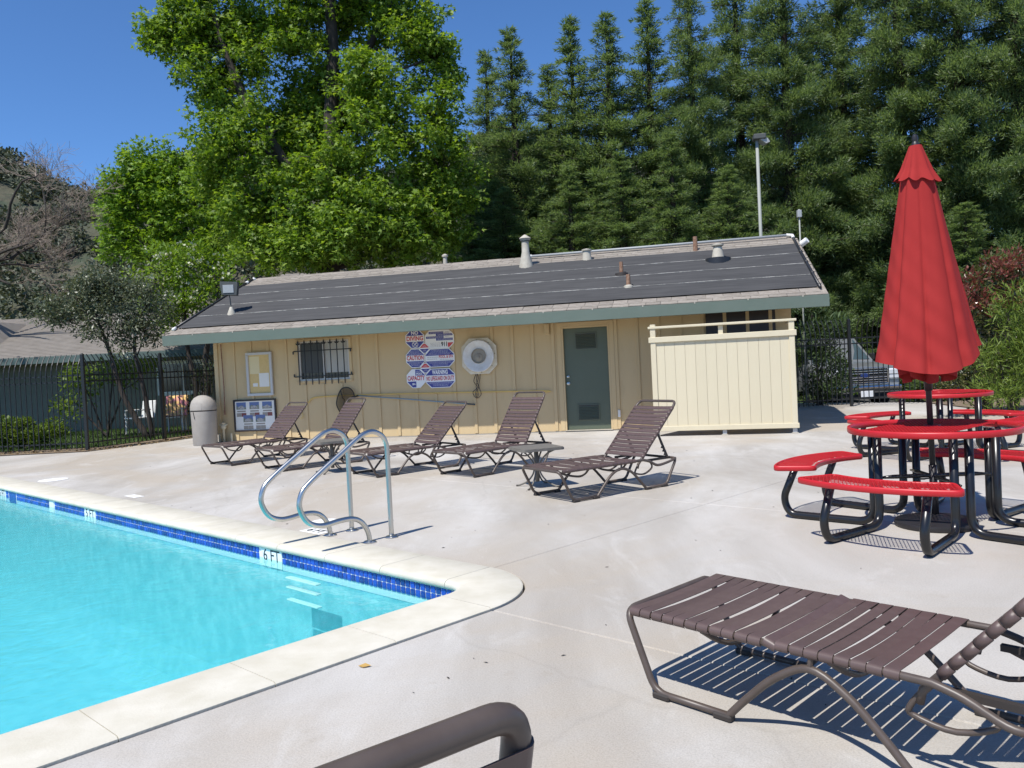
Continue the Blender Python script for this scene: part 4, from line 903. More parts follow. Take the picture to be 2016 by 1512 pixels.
MB().bbox(-0.02, SW+0.02, -0.02, 0.011, H0, H0+0.085, 0.005).build('bottom_board', 'screen_cream', ps)
MB().bbox(-0.035, SW+0.035, -0.03, 0.12, 1.865, 1.905, 0.006).build('hand_rail', 'screen_cream', ps)
for x in (0.05, SW*0.5, SW-0.05):
    MB().bbox(x-0.035, x+0.035, 0.02, 0.09, 0.012, H0-0.001, 0.004).build('foot_bracket', 'alu', ps); MB().bbox(x-0.055, x+0.055, 0.0, 0.11, 0.001, 0.0115, 0.003).build('base_plate', 'vent_paint', ps)
for x0, y1 in [(SW-0.04, 1.5)]:
    mb = MB().box(x0, x0+0.035, 0.101, y1, H0+0.02, H1).build('side_panel', 'screen_cream', ps)
    MB().bbox(x0-0.005, x0+0.045, 0.121, y1, 1.865, 1.90, 0.005).build('side_rail', 'screen_cream', ps)

# ================================================================== GRAB RAILS AND LADDER
prof = [(0.0, -0.05), (0.0, 0.50), (0.0, 0.72), (0.012, 0.79), (0.05, 0.848), (0.125, 0.884), (0.205, 0.878), (0.29, 0.838), (0.44, 0.742), (0.60, 0.642), (0.74, 0.548), (0.80, 0.49), (0.829, 0.40), (0.805, 0.315), (0.753, 0.251), (0.677, 0.218), (0.60, 0.213), (0.50, 0.222), (0.40, 0.222), (0.33, 0.205), (0.275, 0.165), (0.235, 0.10), (0.218, 0.03), (0.217, -0.05)]
e_ = Vector((-0.70, -0.714, 0)).normalized()
for (fx, fy), lb_ in [((-1.051, 6.495), 'curved stainless grab rail nearer the table side of the pool ladder'), ((-1.449, 6.849), 'curved stainless grab rail, left one of the ladder pair')]:
    gr_ = empty('grab_rail', (fx, fy, 0), math.atan2(e_.y, e_.x), lb_, 'grab rail', 'pool ladder grab rails')
    MB().tube(spline([(a, 0, b) for a, b in prof], 4), 0.0205, 14).build('rail_tube', 'steel', gr_, smooth=True)
    for a in (0.0, 0.217): MB().lathe([(0.055, 0.001), (0.055, 0.006), (0.045, 0.014), (0.024, 0.018)], 20, (a, 0, 0)).build('escutcheon', 'pvc_grey' if False else 'steel', gr_, smooth='auto')
# steps under water, each held by the pool wall
for i, (z_, q_) in enumerate([(-0.150, 0.17), (-0.222, 0.17), (-0.316, 0.17)]):
    o = MB().bbox(-0.20, 0.20, -0.024, 0.024, -0.006, 0.006, 0.004).build('ladder_step', 'tile_white', loc=PQ(1.58, q_, z_), rot=(0, 0, far_ang))
    tag(o, ['white ladder step just under the water surface', 'middle white ladder step under the water', 'lowest white ladder step seen under the water'][i], 'step', 'pool ladder steps')
    MB().box(-0.02, 0.02, -0.18, -0.061, -0.008, 0.008).build('step_bracket', 'tile_white', o) if False else None

# ================================================================== STRAP LOUNGERS
def make_lounger(W=0.635, zs=0.314, lf=0.15, r1=0.46, r2s=1.12, r2e=1.42, pv=1.10, BL=0.80, xr=1.58, zr=0.285, beta=R(45), seed=1, loose=None, wide_gap=False):
    """foot at x=0, head towards +x; every strap is a part of its own"""
    rr = random.Random(seed); root = empty('sun_lounger'); w = W/2; RT_ = 0.0145
    def side(sy):
        y = sy*w; mid = (r1+r2s)/2
        pts = [(0.0, y, zs), (lf, y, 0.02), (r1, y, 0.02)]
        pts2 = spline([(r1, y, 0.02), (r1+0.085, y, 0.11), (r1+0.20, y, 0.215), (mid, y, zs-0.055), (r2s-0.20, y, 0.215), (r2s-0.085, y, 0.11), (r2s, y, 0.02)], 5)
        pts3 = [(r2s, y, 0.02), (r2e, y, 0.02), (xr, y, zr)]
        return pts, pts2, pts3, mid
    # end hoop with both front legs and runners, then the arches and rear hoop
    pN, aN, rN, mid = side(-1); pF, aF, rF, _ = side(1)
    loop = [pN[2], pN[1], pN[0], pF[0], pF[1], pF[2]]
    MB().tube(fillet(loop, 0.06, 6), RT_, 8).build('foot_hoop', 'brown_frame', root, smooth=True)
    for A in (aN, aF):
        MB().tube([A[0] + (A[0]-A[1])*0.4] + A + [A[-1] + (A[-1]-A[-2])*0.4], RT_, 8).build('arch', 'brown_frame', root, smooth=True)
    loop = [rN[0], rN[1], rN[2], rF[2], rF[1], rF[0]]
    MB().tube(fillet(loop, 0.055, 6), RT_, 8).build('rear_hoop', 'brown_frame', root, smooth=True)
    for sy in (-1, 1):
        y = sy*w
        rail = [(0.035, y, zs), (pv-0.04, y, zs)] + [tuple(p_) for p_ in spline([(pv, y, zs), (pv+0.09, y, zs-0.025), (pv+0.2, y, zs-0.075), (xr-0.12, y, zr-0.03), (xr-0.01, y, zr)], 4)]
        MB().tube(rail, RT_, 8).build('seat_rail', 'brown_frame', root, smooth=True)
        MB().tube([(mid, y, zs-0.055), (mid+0.005, y, zs)], 0.010, 6).build('stub', 'brown_frame', root)
        for x in (lf+0.035, r1-0.02, r2s+0.03, r2e-0.03):
            MB().bbox(x-0.04, x+0.04, y-0.020, y+0.020, 0.0005, 0.026, 0.006).build('rubber_foot', 'rubber', root)
    for x in (0.36, 0.86):
        MB().tube(spline([(x, -w, zs-0.012), (x+0.02, -w*0.72, zs-0.07), (x+0.03, -w*0.35, zs-0.105), (x+0.03, w*0.35, zs-0.105), (x+0.02, w*0.72, zs-0.07), (x, w, zs-0.012)], 5), 0.011, 6).build('cross_brace', 'brown_frame', root, smooth=True)
    # straps
    def strap_mesh(ww, sag, sw):
        t = 0.0025; rw = RT_ + 0.0015; pr = []
        for k in range(7): a = R(250) - k*R(160)/6; pr.append((-ww + rw*math.cos(a), rw*math.sin(a)))
        for k in range(1, 8): u = -1 + 2*k/8; pr.append((u*(ww), rw - sag*(1-u*u)))
        for k in range(7): a = R(90) - k*R(160)/6; pr.append((ww + rw*math.cos(a), rw*math.sin(a)))
        n = len(pr); vs = []; 
        nor = []
        for i in range(n):
            a = Vector(pr[max(0, i-1)]); b = Vector(pr[min(n-1, i+1)]); d = (b-a).normalized(); nor.append(Vector((-d.y, d.x)))
        for x in (-sw/2, sw/2):
            for off in (0, t):
                for i in range(n): q = Vector(pr[i]) + nor[i]*off; vs.append((x, q.x, q.y))
        f = []
        for i in range(n-1):
            f += [(n+i, n+i+1, 3*n+i+1, 3*n+i), (i, 2*n+i, 2*n+i+1, i+1), (i, i+1, n+i+1, n+i), (2*n+i, 3*n+i, 3*n+i+1, 2*n+i+1)]
        f += [(0, n, 3*n, 2*n), (n-1, 3*n-1, 4*n-1, 2*n-1)]
        return MB().add(vs, f)
    mesh_a = [strap_mesh(w, s_, 0.048).mesh('strap', 'brown_strap', True) for s_ in (0.004, 0.008, 0.013)]
    for me in mesh_a:
        try: me.set_sharp_from_angle(angle=R(45))
        except Exception: pass
    pitch = 0.0535; ns = int((pv - 0.10)/pitch)
    for i in range(ns):
        x = 0.055 + i*pitch
        o = inst('strap', rr.choice(mesh_a), root, (x, 0, zs), (0, rr.uniform(-0.02, 0.02), rr.uniform(-0.006, 0.006)))
        if loose is not None and i == loose: o.rotation_euler = (0.0, 0.35, 0.02)
    # backrest
    wb = w - 0.035; cb, sb = math.cos(beta), math.sin(beta)
    def bk(u, y, n=0.0): return (pv + u*cb - n*sb, y, zs + u*sb + n*cb)
    MB().tube([bk(-0.10, -wb+0.002, -0.02)] + fillet([bk(-0.06, -wb), bk(BL, -wb), bk(BL, wb), bk(-0.06, wb)], 0.07, 7) + [bk(-0.10, wb-0.002, -0.02)], RT_, 8).build('back_frame', 'brown_frame', root, smooth=True)
    for sy in (-1, 1):
        MB().tube(spline([bk(-0.05, sy*wb), bk(-0.13, sy*wb, -0.01), (pv-0.075, sy*wb*0.97, zs-0.135), (pv+0.05, sy*wb*0.95, zs-0.155), (pv+0.17, sy*wb*0.93, zs-0.10), (xr-0.33, sy*(wb-0.03), zr)], 4), 0.010, 6).build('pivot_arm', 'brown_frame', root, smooth=True)
    mesh_b = [strap_mesh(wb, s_, 0.048).mesh('strap', 'brown_strap', True) for s_ in (0.003, 0.006, 0.011)]
    nb_ = int((BL - 0.10)/pitch)
    for i in range(nb_):
        u = 0.02 + (i+0.5)*pitch
        if wide_gap and i == 9: u += 0.012
        inst('strap', rr.choice(mesh_b), root, bk(u, 0), (0, -beta + rr.uniform(-0.02, 0.02), rr.uniform(-0.006, 0.006)))
    # support: notched bars from the back to the rear rack
    xe, ze = xr - 0.07, zr + 0.012
    u0 = 0.48*BL
    for sy in (-1, 1):
        y = sy*(wb-0.03); P0 = Vector(bk(u0, y, -0.015)); P1 = Vector((xe, y, ze)); d = (P1-P0)
        if d.length > 0.5 or d.length < 0.15: P0 = Vector(bk(min(u0, 0.34), y, -0.015)); d = P1 - P0
        n_ = Vector((-d.z, 0, d.x)).normalized(); n_ = n_ if n_.z < 0 else -n_
        out = [P0 - n_*0.012, P1 - n_*0.018]
        k_ = 4; back_ = []
        for j in range(k_):
            t0 = 1 - j*0.14; back_ += [P0 + d*t0 + n_*0.032, P0 + d*(t0-0.05) + n_*0.008, P0 + d*(t0-0.09) + n_*0.012]
        out += back_ + [P0 + n_*0.010]
        MB().prism_y([(p_.x, p_.z) for p_ in out], y-0.005, y+0.005).build('notched_bar', 'rubber', root)
        MB().box(xr-0.36, xr-0.035, y-0.012, y+0.012, zr-0.005, zr+0.018).build('rack_bar', 'rubber', root)
    MB().tube([(xe, -wb, ze), (xe, wb, ze)], 0.010, 6).build('rack_rod', 'rubber', root)
    return root
LG = 'brown strap loungers on the deck'
spots = [('L5', 0.236, 7.859, 0.60, R(46), 'brown strap lounger nearest the privacy screen, its backrest raised in front of the door', 5),
         ('L4', -0.850, 9.870, 0.78, R(56), 'brown strap lounger with a steep backrest left of the small bronze table', 2),
         ('L3', -2.110, 10.330, 0.68, R(45), 'brown strap lounger in the middle of the row, under the slanting blue pole', 3),
         ('L2', -3.662, 11.488, 0.68, R(54), 'brown strap lounger below the leaf net, partly behind the grab rails', 4),
         ('L1', -4.790, 12.499, 0.86, R(47), 'brown strap lounger in front of the framed photo board, leftmost of the row', 6)]
for nme, x, y, th, be, lb_, sd in spots:
    o = make_lounger(beta=be, seed=sd, wide_gap=(nme == 'L4')); o.location = (x, y, 0); o.rotation_euler = (0, 0, th); tag(o, lb_, 'lounger', LG)
o = make_lounger(W=0.627, zs=0.331, lf=0.13, r1=0.464, pv=1.185, beta=R(48), seed=9, loose=11); o.location = (0.657, 3.486, 0); o.rotation_euler = (0, 0, -0.816)
tag(o, 'large brown strap lounger in the right foreground, cut by the frame edge', 'lounger', LG)
for ch in o.children:
    pass

# strap chair whose back's top corner rises into the bottom of the view
ch = empty('strap_chair', (0, 0, 0), 0, 'brown strap chair at the bottom edge, only the top corner of its back showing', 'chair')
cw = 0.25; bt = R(77); ZT = 0.985
def cbk(u, y, n=0.0): return (-u*math.cos(bt) - n*math.sin(bt), y, 0.40 + u*math.sin(bt) - n*math.cos(bt))
BLc = (ZT - 0.40)/math.sin(bt)
MB().tube(fillet([cbk(-0.05, -cw), cbk(BLc, -cw), cbk(BLc, cw), cbk(-0.05, cw)], 0.045, 9), 0.0175, 14).build('back_frame', 'brown_frame', ch, smooth=True)
for i in range(10):
    u = BLc - 0.060 - i*0.053; rw = 0.0205
    mb = MB()
    pr = [(cw + rw*math.cos(a), rw*math.sin(a)) for a in np.linspace(R(-100), R(90), 9)] + [(-cw + rw*math.cos(a), rw*math.sin(a)) for a in np.linspace(R(90), R(280), 9)]
    n_ = len(pr); vs = [cbk(u-0.0225, y_, z_) for y_, z_ in pr] + [cbk(u+0.0225, y_, z_) for y_, z_ in pr]
    pr2 = [(y_*(1-0.002/max(abs(y_), .1)), z_*0.86) for y_, z_ in pr]; vs += [cbk(u-0.0225, y_, z_) for y_, z_ in pr2] + [cbk(u+0.0225, y_, z_) for y_, z_ in pr2]
    fs = []
    for k in range(n_-1): fs += [(k, k+1, n_+k+1, n_+k), (2*n_+k, 3*n_+k, 3*n_+k+1, 2*n_+k+1), (k, 2*n_+k, 2*n_+k+1, k+1), (n_+k, n_+k+1, 3*n_+k+1, 3*n_+k)]
    mb.add(vs, fs).build('strap', 'brown_strap', ch, smooth='auto')
for sy in (-1, 1):
    MB().tube(fillet([cbk(-0.05, sy*cw), (0.05, sy*cw, 0.40), (0.46, sy*cw, 0.42), (0.50, sy*cw, 0.0)], 0.06, 6), 0.0145, 10).build('leg', 'brown_frame', ch, smooth=True)
    MB().tube([(0.02, sy*cw, 0.40), (-0.08, sy*cw, 0.0)], 0.0145, 10).build('leg', 'brown_frame', ch, smooth=True)
for i in range(8): MB().bbox(0.05+i*0.052, 0.095+i*0.052, -cw-0.017, cw+0.017, 0.412+i*0.002, 0.416+i*0.002+0.006, 0.001).build('strap', 'brown_strap', ch)
fdir = Vector((-0.61, 0.79, 0)).normalized()
th = math.atan2(fdir.y, fdir.x)
corner = at(1022, 1388, 0.875)                # outer top corner of the back
loc_corner = Matrix.Rotation(th, 3, 'Z') @ Vector(cbk(BLc, -cw))
ch.location = (corner.x - loc_corner.x, corner.y - loc_corner.y, 0); ch.rotation_euler = (0, 0, th)

# ================================================================== SMALL SIDE TABLES
def side_table(loc, rz, lb_):
    t = empty('side_table', loc, rz, lb_, 'side table', 'small bronze side tables')
    w = 0.25; rr_ = 0.05; pts = []
    for cx, cy, a0 in [(w-rr_, w-rr_, 0), (-w+rr_, w-rr_, 90), (-w+rr_, -w+rr_, 180), (w-rr_, -w+rr_, 270)]:
        for k in range(6): a = R(a0 + 18*k); pts.append((cx + rr_*math.cos(a), cy + rr_*math.sin(a)))
    mb = MB().prism(pts, 0.418, 0.442); mb.prism([(p_[0]*0.965, p_[1]*0.965) for p_ in pts], 0.4425, 0.448); mb.build('table_top', 'table_bronze', t)
    for k in range(4):
        a = R(45 + 90*k); c, s_ = math.cos(a), math.sin(a)
        pr = [(0.22, 0.415), (0.13, 0.37), (0.055, 0.29), (0.035, 0.22), (0.05, 0.14), (0.12, 0.06), (0.21, 0.018), (0.26, 0.012)]
        MB().tube(spline([(c*r_, s_*r_, z_) for r_, z_ in pr], 4), 0.0095, 6).build('leg', 'table_bronze', t, smooth=True)
        MB().lathe([(0.014, 0.0005), (0.014, 0.012), (0.008, 0.016)], 8, (c*0.25, s_*0.25, 0)).build('glide', 'rubber', t)
    MB().tube([(0, 0, 0.06), (0, 0, 0.417)], 0.026, 10).build('column', 'table_bronze', t, smooth=True)
    MB().lathe([(0.05, 0.20), (0.055, 0.21), (0.05, 0.225), (0.02, 0.23)], 12).build('collar', 'table_bronze', t, smooth='auto')
    return t
side_table((0.23, 8.80, 0), R(20), 'small square bronze side table between two loungers near the door')
side_table((-2.55, 11.02, 0), R(30), 'small square bronze side table seen behind the grab rails')

# ================================================================== RED PICNIC TABLES
def in_sector(x, y, r0, r1, a):
    r_ = math.hypot(x, y); return r0 < r_ < r1 and abs(math.atan2(y, x)) < a
def lattice(test, ext, m, z, th=0.0024, t=0.0052, cw_=0.050, chh=0.027):
    """expanded metal: one strip for each side of each diamond that lies inside the outline"""
    mb = MB(); nx = int(ext/cw_)+1; ny = int(ext/chh)+1
    for i in range(-nx, nx+1):
        for j in range(-ny, ny+1):
            x0, y0 = i*cw_ + (cw_/2 if j % 2 else 0), j*chh*0.5*2*0.5
            for dx in (cw_/2, -cw_/2):
                x1, y1 = x0 + dx, y0 + chh*0.5
                if test(x0, y0) and test(x1, y1):
                    d = Vector((x1-x0, y1-y0)); d.normalize(); n_ = Vector((-d.y, d.x))*t/2
                    a = [(x0-n_.x, y0-n_.y), (x1-n_.x, y1-n_.y), (x1+n_.x, y1+n_.y), (x0+n_.x, y0+n_.y)]
                    mb.add([(p_[0], p_[1], z) for p_ in a] + [(p_[0], p_[1], z-th) for p_ in a], [(0,1,2,3), (7,6,5,4), (0,4,5,1), (2,6,7,3)])
    return mb
TR = 0.592; TZ = 0.762
top_lat = lattice(lambda x, y: 0.04 < math.hypot(x, y) < TR - 0.02, TR, 'red_plastic', TZ - 0.003, th=0.007, t=0.006).mesh('mesh_top', 'red_plastic')
rim_prof = [(TR-0.022, TZ-0.004), (TR-0.010, TZ), (TR-0.002, TZ-0.004), (TR, TZ-0.014), (TR, TZ-0.040), (TR-0.006, TZ-0.048), (TR-0.020, TZ-0.046), (TR-0.022, TZ-0.03)]
def ring_mesh(prof_, n=64):
    mb = MB(); m_ = len(prof_); vs = [(r_*math.cos(2*math.pi*k/n), r_*math.sin(2*math.pi*k/n), z_) for k in range(n) for r_, z_ in prof_]
    return mb.add(vs, [(k*m_+i, k*m_+(i+1) % m_, ((k+1) % n)*m_+(i+1) % m_, ((k+1) % n)*m_+i) for k in range(n) for i in range(m_)])
rim_me = ring_mesh(rim_prof).mesh('rim', 'red_plastic', True)
collar_me = ring_mesh([(0.030, TZ-0.006), (0.030, TZ+0.002), (0.055, TZ+0.002), (0.060, TZ-0.008)], 24).mesh('collar', 'red_plastic', True)
SR0, SR1, SA, SZ = 0.83, 1.14, R(29.5), 0.457
seat_lat = lattice(lambda x, y: in_sector(x, y, SR0+0.012, SR1-0.012, SA-0.012), SR1, 'red_plastic', SZ - 0.003).mesh('mesh_seat', 'red_plastic')
def seat_rim():
    rc = 0.05; out = []
    outer_ = [(SR1*math.cos(a), SR1*math.sin(a)) for a in np.linspace(-SA, SA, 19)]; inner_ = [(SR0*math.cos(a), SR0*math.sin(a)) for a in np.linspace(SA, -SA, 15)]
    loop = fillet([Vector((p_[0], p_[1], 0)) for p_ in [inner_[-1]] ], rc) if False else None
    pts = [Vector((x, y, 0)) for x, y in outer_ + inner_]
    # round the four corners
    res = []; n = len(pts); corners = {0, 18, 19, n-1}
    for i, p_ in enumerate(pts):
        if i in corners:
            a = pts[i-1]; c = pts[(i+1) % n]; d1 = (a-p_); d2 = (c-p_); k1 = min(rc, d1.length*0.9); k2 = min(rc, d2.length*0.9); d1.normalize(); d2.normalize()
            q0 = p_ + d1*k1; q1 = p_ + d2*k2
            for k in range(6): t = k/5; res.append(q0*(1-t)**2 + p_*2*t*(1-t) + q1*t*t)
        else: res.append(p_)
    prof_ = [(0.0, -0.004), (0.010, 0.0), (0.018, -0.004), (0.020, -0.014), (0.020, -0.036), (0.014, -0.043), (0.002, -0.041)]
    mb = MB(); m_ = len(prof_); n = len(res); vs = []
    for i in range(n):
        t = (res[(i+1) % n] - res[i-1]).normalized(); o_ = Vector((t.y, -t.x, 0))
        for off, dz in prof_: q_ = res[i] + o_*(off - 0.012); vs.append((q_.x, q_.y, SZ + dz))
    return mb.add(vs, [(k*m_+i, k*m_+(i+1) % m_, ((k+1) % n)*m_+(i+1) % m_, ((k+1) % n)*m_+i) for k in range(n) for i in range(m_)])
seat_rim_me = seat_rim().mesh('seat_rim', 'red_plastic', True)
LEGA = R(19); RV = 0.43
leg_me = None
def leg_path(sy):
    a = LEGA*sy
    # the vertical under the table stands near its neighbour from the next seat; the seat end stays under the seat
    av = R(38)*sy
    pv_ = Vector((RV*math.cos(av), RV*math.sin(av), 0)); ps_ = Vector((1.0*math.cos(a), 1.0*math.sin(a), 0))
    d = (ps_ - pv_); 
    out_ = pv_ + d*1.10
    return fillet([pv_ + Vector((0, 0, TZ-0.045)), pv_ + Vector((0, 0, 0.031)), out_ + Vector((0, 0, 0.031)), out_ + d.normalized()*0.05 + Vector((0, 0, 0.16)), ps_ + Vector((0, 0, SZ-0.042))], 0.13, 8)
leg_mes = {sy: MB().tube(leg_path(sy), 0.030, 12).mesh('leg', 'tube_black', True) for sy in (-1, 1)}
brace_me = MB().tube([(-RV+0.02, 0, 0.365), (-0.30, 0, 0.37), (0.30, 0, 0.37), (RV-0.02, 0, 0.365)], [0.008, 0.016, 0.016, 0.008], 8).mesh('brace', 'tube_black', True)
top_bar_me = MB().box(-0.52, 0.52, -0.02, 0.02, TZ-0.058, TZ-0.050).mesh('top_bar', 'tube_black')
def picnic(loc, rz, lb_):
    t = empty('picnic_table', loc, rz, lb_, 'picnic table', 'round red picnic tables')
    tp = inst('table_top', top_lat, t); inst('rim', rim_me, tp); inst('collar', collar_me, tp)
    for k in range(4):
        a = R(90*k)
        s_ = inst('seat', seat_lat, t, rot=(0, 0, a)); inst('seat_rim', seat_rim_me, s_)
        for sy in (-1, 1): inst('leg', leg_mes[sy], t, rot=(0, 0, a))
    for k in range(2): inst('brace', brace_me, t, (0, 0, 0.012*k), (0, 0, R(45 + 90*k))); inst('top_bar', top_bar_me, t, (0, 0, -0.009*k), (0, 0, R(45 + 90*k)))
    return t
picnic((3.139, 5.951, 0), R(41), 'round red mesh picnic table with a closed red umbrella through it')
picnic((5.366, 9.984, 0), R(25), 'round red mesh picnic table farther back near the fence')

# ================================================================== CLOSED RED UMBRELLA
um = empty('patio_umbrella', (3.139, 5.951, 0), 0, 'closed red patio umbrella standing in the nearer picnic table', 'umbrella')
um.rotation_euler = (0, R(-1.0), 0)
MB().tube([(0, 0, 0.05), (0, 0, 2.84)], 0.021, 12).build('pole', 'pole_dark', um, smooth=True)
MB().tube([(0, 0, 0.06), (0, 0, 0.46)], 0.028, 12).build('base_sleeve', 'pole_dark', um, smooth=True)
MB().lathe([(0.275, 0.001), (0.285, 0.02), (0.28, 0.045), (0.20, 0.06), (0.06, 0.075), (0.032, 0.09)], 32).build('base_weight', 'pole_dark', um, smooth='auto')
MB().tube([(-0.02, 0, 0.36), (-0.075, 0, 0.36)], 0.006, 6).build('clamp_knob', 'pole_dark', um); MB().lathe([(0.02, 0), (0.02, 0.008)], 8, (-0.08, 0, 0.355)).build('clamp_knob', 'pole_dark', um)
MB().lathe([(0.028, 2.83), (0.030, 2.86), (0.018, 2.88), (0.024, 2.90), (0.020, 2.925), (0.004, 2.935)], 12).build('finial', 'pole_dark', um, smooth='auto')
MB().tube([(0, 0, 1.02), (0, 0, 1.24)], [0.028, 0.034], 10).build('runner', 'pole_dark', um, smooth=True)
def hemz(th): return 1.255 + 0.05*math.sin(th*1.0 + 0.3) + 0.05*math.cos(2*th) + 0.035*math.cos(th)
def canopy(nseg=160, nz=46):
    mb = MB(); vs = []; rr_ = random.Random(2); ph = [rr_.uniform(-0.3, 0.3) for _ in range(8)]; am = [rr_.uniform(0.7, 1.2) for _ in range(8)]
    for j in range(nz):
        t = j/(nz-1)
        for i in range(nseg):
            th = 2*math.pi*i/nseg
            zb = hemz(th); z = 2.60 + (zb - 2.60)*t
            base = 0.115 + 0.222*t**0.97
            k = th/(2*math.pi)*8; ii = int(k) % 8
            wave = math.cos((th + 0.35*math.sin(th*2+1))*8 + ph[0]) 
            crease = 1 - 2*(1 - abs(math.sin(th*3.5 + 0.4 + 0.6*math.sin(th+2) + 0.25*t)))**3
            fold = 0.45*crease + 0.22*math.cos(th*5 + 0.5*t + 0.8*math.sin(th+1)) + 0.16*math.cos(th*8 + 1.3 + 0.6*math.sin(2*th)) + 0.10*math.cos(th*13 + 2*t)
            amp = 0.07 + 0.10*t
            r_ = base*(1 + amp*fold*1.0)
            if t > 0.9: r_ *= 1 + 0.03*(t-0.9)/0.1
            # cloth gathered flatter front to back
            x = r_*math.cos(th)*0.98; y = r_*math.sin(th)*0.86
            cr = 0.004*math.sin(z*31 + th*9)*t
            vs.append((x + cr, y + cr, z))
    fs = [(j*nseg+i, (j+1)*nseg+i, (j+1)*nseg+(i+1) % nseg, j*nseg+(i+1) % nseg) for j in range(nz-1) for i in range(nseg)]
    mb.add(vs, fs); return mb
co = canopy().build('canopy', 'canvas_red', um, smooth=True)
# inner folds hanging under the hem
inn = MB(); nseg = 96; vs = []
for j in range(8):
    t = j/7
    for i in range(nseg):
        th = 2*math.pi*i/nseg; r_ = 0.10 + 0.14*abs(math.cos(th*4+0.7))*(1-0.25*t)
        z = 1.40 - (0.28 + 0.04*math.sin(th*3+1))*t
        vs.append((r_*math.cos(th)*1.0, r_*math.sin(th)*0.85, z))
inn.add(vs, [(j*nseg+i, (j+1)*nseg+i, (j+1)*nseg+(i+1) % nseg, j*nseg+(i+1) % nseg) for j in range(7) for i in range(nseg)])
inn.build('inner_folds', 'canvas_red', um, smooth=True)
# vent cap: pleated skirt
cap_ = MB(); nseg = 144; vs = []; nz = 20
for j in range(nz):
    t = j/(nz-1)
    for i in range(nseg):
        th = 2*math.pi*i/nseg
        z = 2.85 - (0.255 + 0.025*math.sin(th+2.6) + 0.014*math.cos(th*9))*t
        r_ = (0.040 + 0.086*t**1.0 + (0.012*max(0, t-0.7)/0.3))*(1 + (0.03+0.10*t)*math.cos(th*9 + 0.8*math.sin(th*2)))
        vs.append((r_*math.cos(th)*1.06, r_*math.sin(th)*0.98, z))
cap_.add(vs, [(j*nseg+i, (j+1)*nseg+i, (j+1)*nseg+(i+1) % nseg, j*nseg+(i+1) % nseg) for j in range(nz-1) for i in range(nseg)])
cap_.add([vs[i] for i in range(nseg)], [tuple(range(nseg))])
cap_.build('vent_cap', 'canvas_red', um, smooth=True)

# ================================================================== TRASH CAN
tc = empty('trash_can', (-6.52, 16.72, 0), R(-20), 'tall beige dome-top trash can at the left corner of the pool house', 'trash can')
MB().lathe([(0.235, 0.001), (0.245, 0.02), (0.262, 0.70), (0.262, 0.715)], 28).build('drum', 'can_beige', tc, smooth='auto')
MB().lathe([(0.255, 0.735), (0.268, 0.74), (0.268, 0.80), (0.262, 0.84), (0.235, 0.93), (0.18, 1.0), (0.09, 1.045), (0.01, 1.055)], 28).build('dome_lid', 'can_beige', tc, smooth='auto')
MB().lathe([(0.256, 0.714), (0.256, 0.737)], 28).build('dark_seam', 'rubber', tc)
vs = []
for j in range(6):
    for i in range(9):
        a = R(-118 + i*7.5); t = j/5; r_, z_ = 0.272 - 0.02*t*t, 0.745 + 0.145*t
        vs.append((r_*math.cos(a), r_*math.sin(a), z_))
MB().add(vs, [(j*9+i, j*9+i+1, (j+1)*9+i+1, (j+1)*9+i) for j in range(5) for i in range(8)]).build('push_flap', 'can_beige', tc, smooth=True)
MB().tube([(0.266*math.cos(R(-100)), 0.268*math.sin(R(-100)), 0.71), (0.263*math.cos(R(-92)), 0.272*math.sin(R(-92)), 0.56)], 0.006, 5).build('bag_tie', 'rubber', tc)

# ================================================================== IRON FENCES
def picket_mesh(h, bend):
    pts = [(0, 0, 0.05), (0, 0, 1.62)] + [(0, -bend*t*t, 1.62 + (h-1.62)*t) for t in (0.25, 0.5, 0.75, 1.0)]
    mb = MB(); w = 0.0085
    for (a, b) in zip(pts[:-1], pts[1:]):
        mb.add([(a[0]-w, a[1]-w, a[2]), (a[0]+w, a[1]-w, a[2]), (a[0]+w, a[1]+w, a[2]), (a[0]-w, a[1]+w, a[2]), (b[0]-w, b[1]-w, b[2]), (b[0]+w, b[1]-w, b[2]), (b[0]+w, b[1]+w, b[2]), (b[0]-w, b[1]+w, b[2])],
               [(0,1,5,4), (1,2,6,5), (2,3,7,6), (3,0,4,7)])
    return mb.mesh('picket', 'fence_black')
pk = picket_mesh(2.05, -0.20); pk2 = picket_mesh(2.05, 0.20)
post_me = MB().bbox(-0.032, 0.032, -0.032, 0.032, -0.1, 2.02, 0.004).mesh('post', 'fence_black')
capm = MB().lathe([(0.046, 0), (0.046, 0.012), (0.01, 0.04)], 4).mesh('post_cap', 'fence_black')
def fence(a, b, npost, lb_, pm, first=True, last=True):
    a = Vector((a[0], a[1], 0)); b = Vector((b[0], b[1], 0)); L = (b-a).length; th = math.atan2((b-a).y, (b-a).x)
    f = empty('iron_fence', a, th, lb_, 'fence')
    for i in range(npost):
        if (i == 0 and not first) or (i == npost-1 and not last): continue
        x = L*i/(npost-1); po = inst('post', post_me, f, (x, 0, 0)); inst('post_cap', capm, po, (0, 0, 2.021), (0, 0, R(45)))
    for z_ in (0.17, 1.47, 1.60): MB().box(0, L, 0.010, 0.036, z_-0.014, z_+0.014).build('rail', 'fence_black', f)
    n_ = int(L/0.113)
    for i in range(1, n_):
        x = i*L/n_
        if min(abs(x - L*k/(npost-1)) for k in range(npost)) < 0.045: continue
        inst('picket', pm, f, (x, 0, 0))
    return f
fence((-13.0, 16.85), (-8.98, 16.66), 3, 'black iron fence with bent picket tips at the far left, before the bright bush', pk)
fence((-8.97, 16.70), (-7.40, 20.40), 3, 'black iron fence running from the corner post to behind the trash can', pk, first=False)
fence((5.55, 18.50), (7.93, 18.58), 2, 'black iron fence between the privacy screen and the gate post', pk)
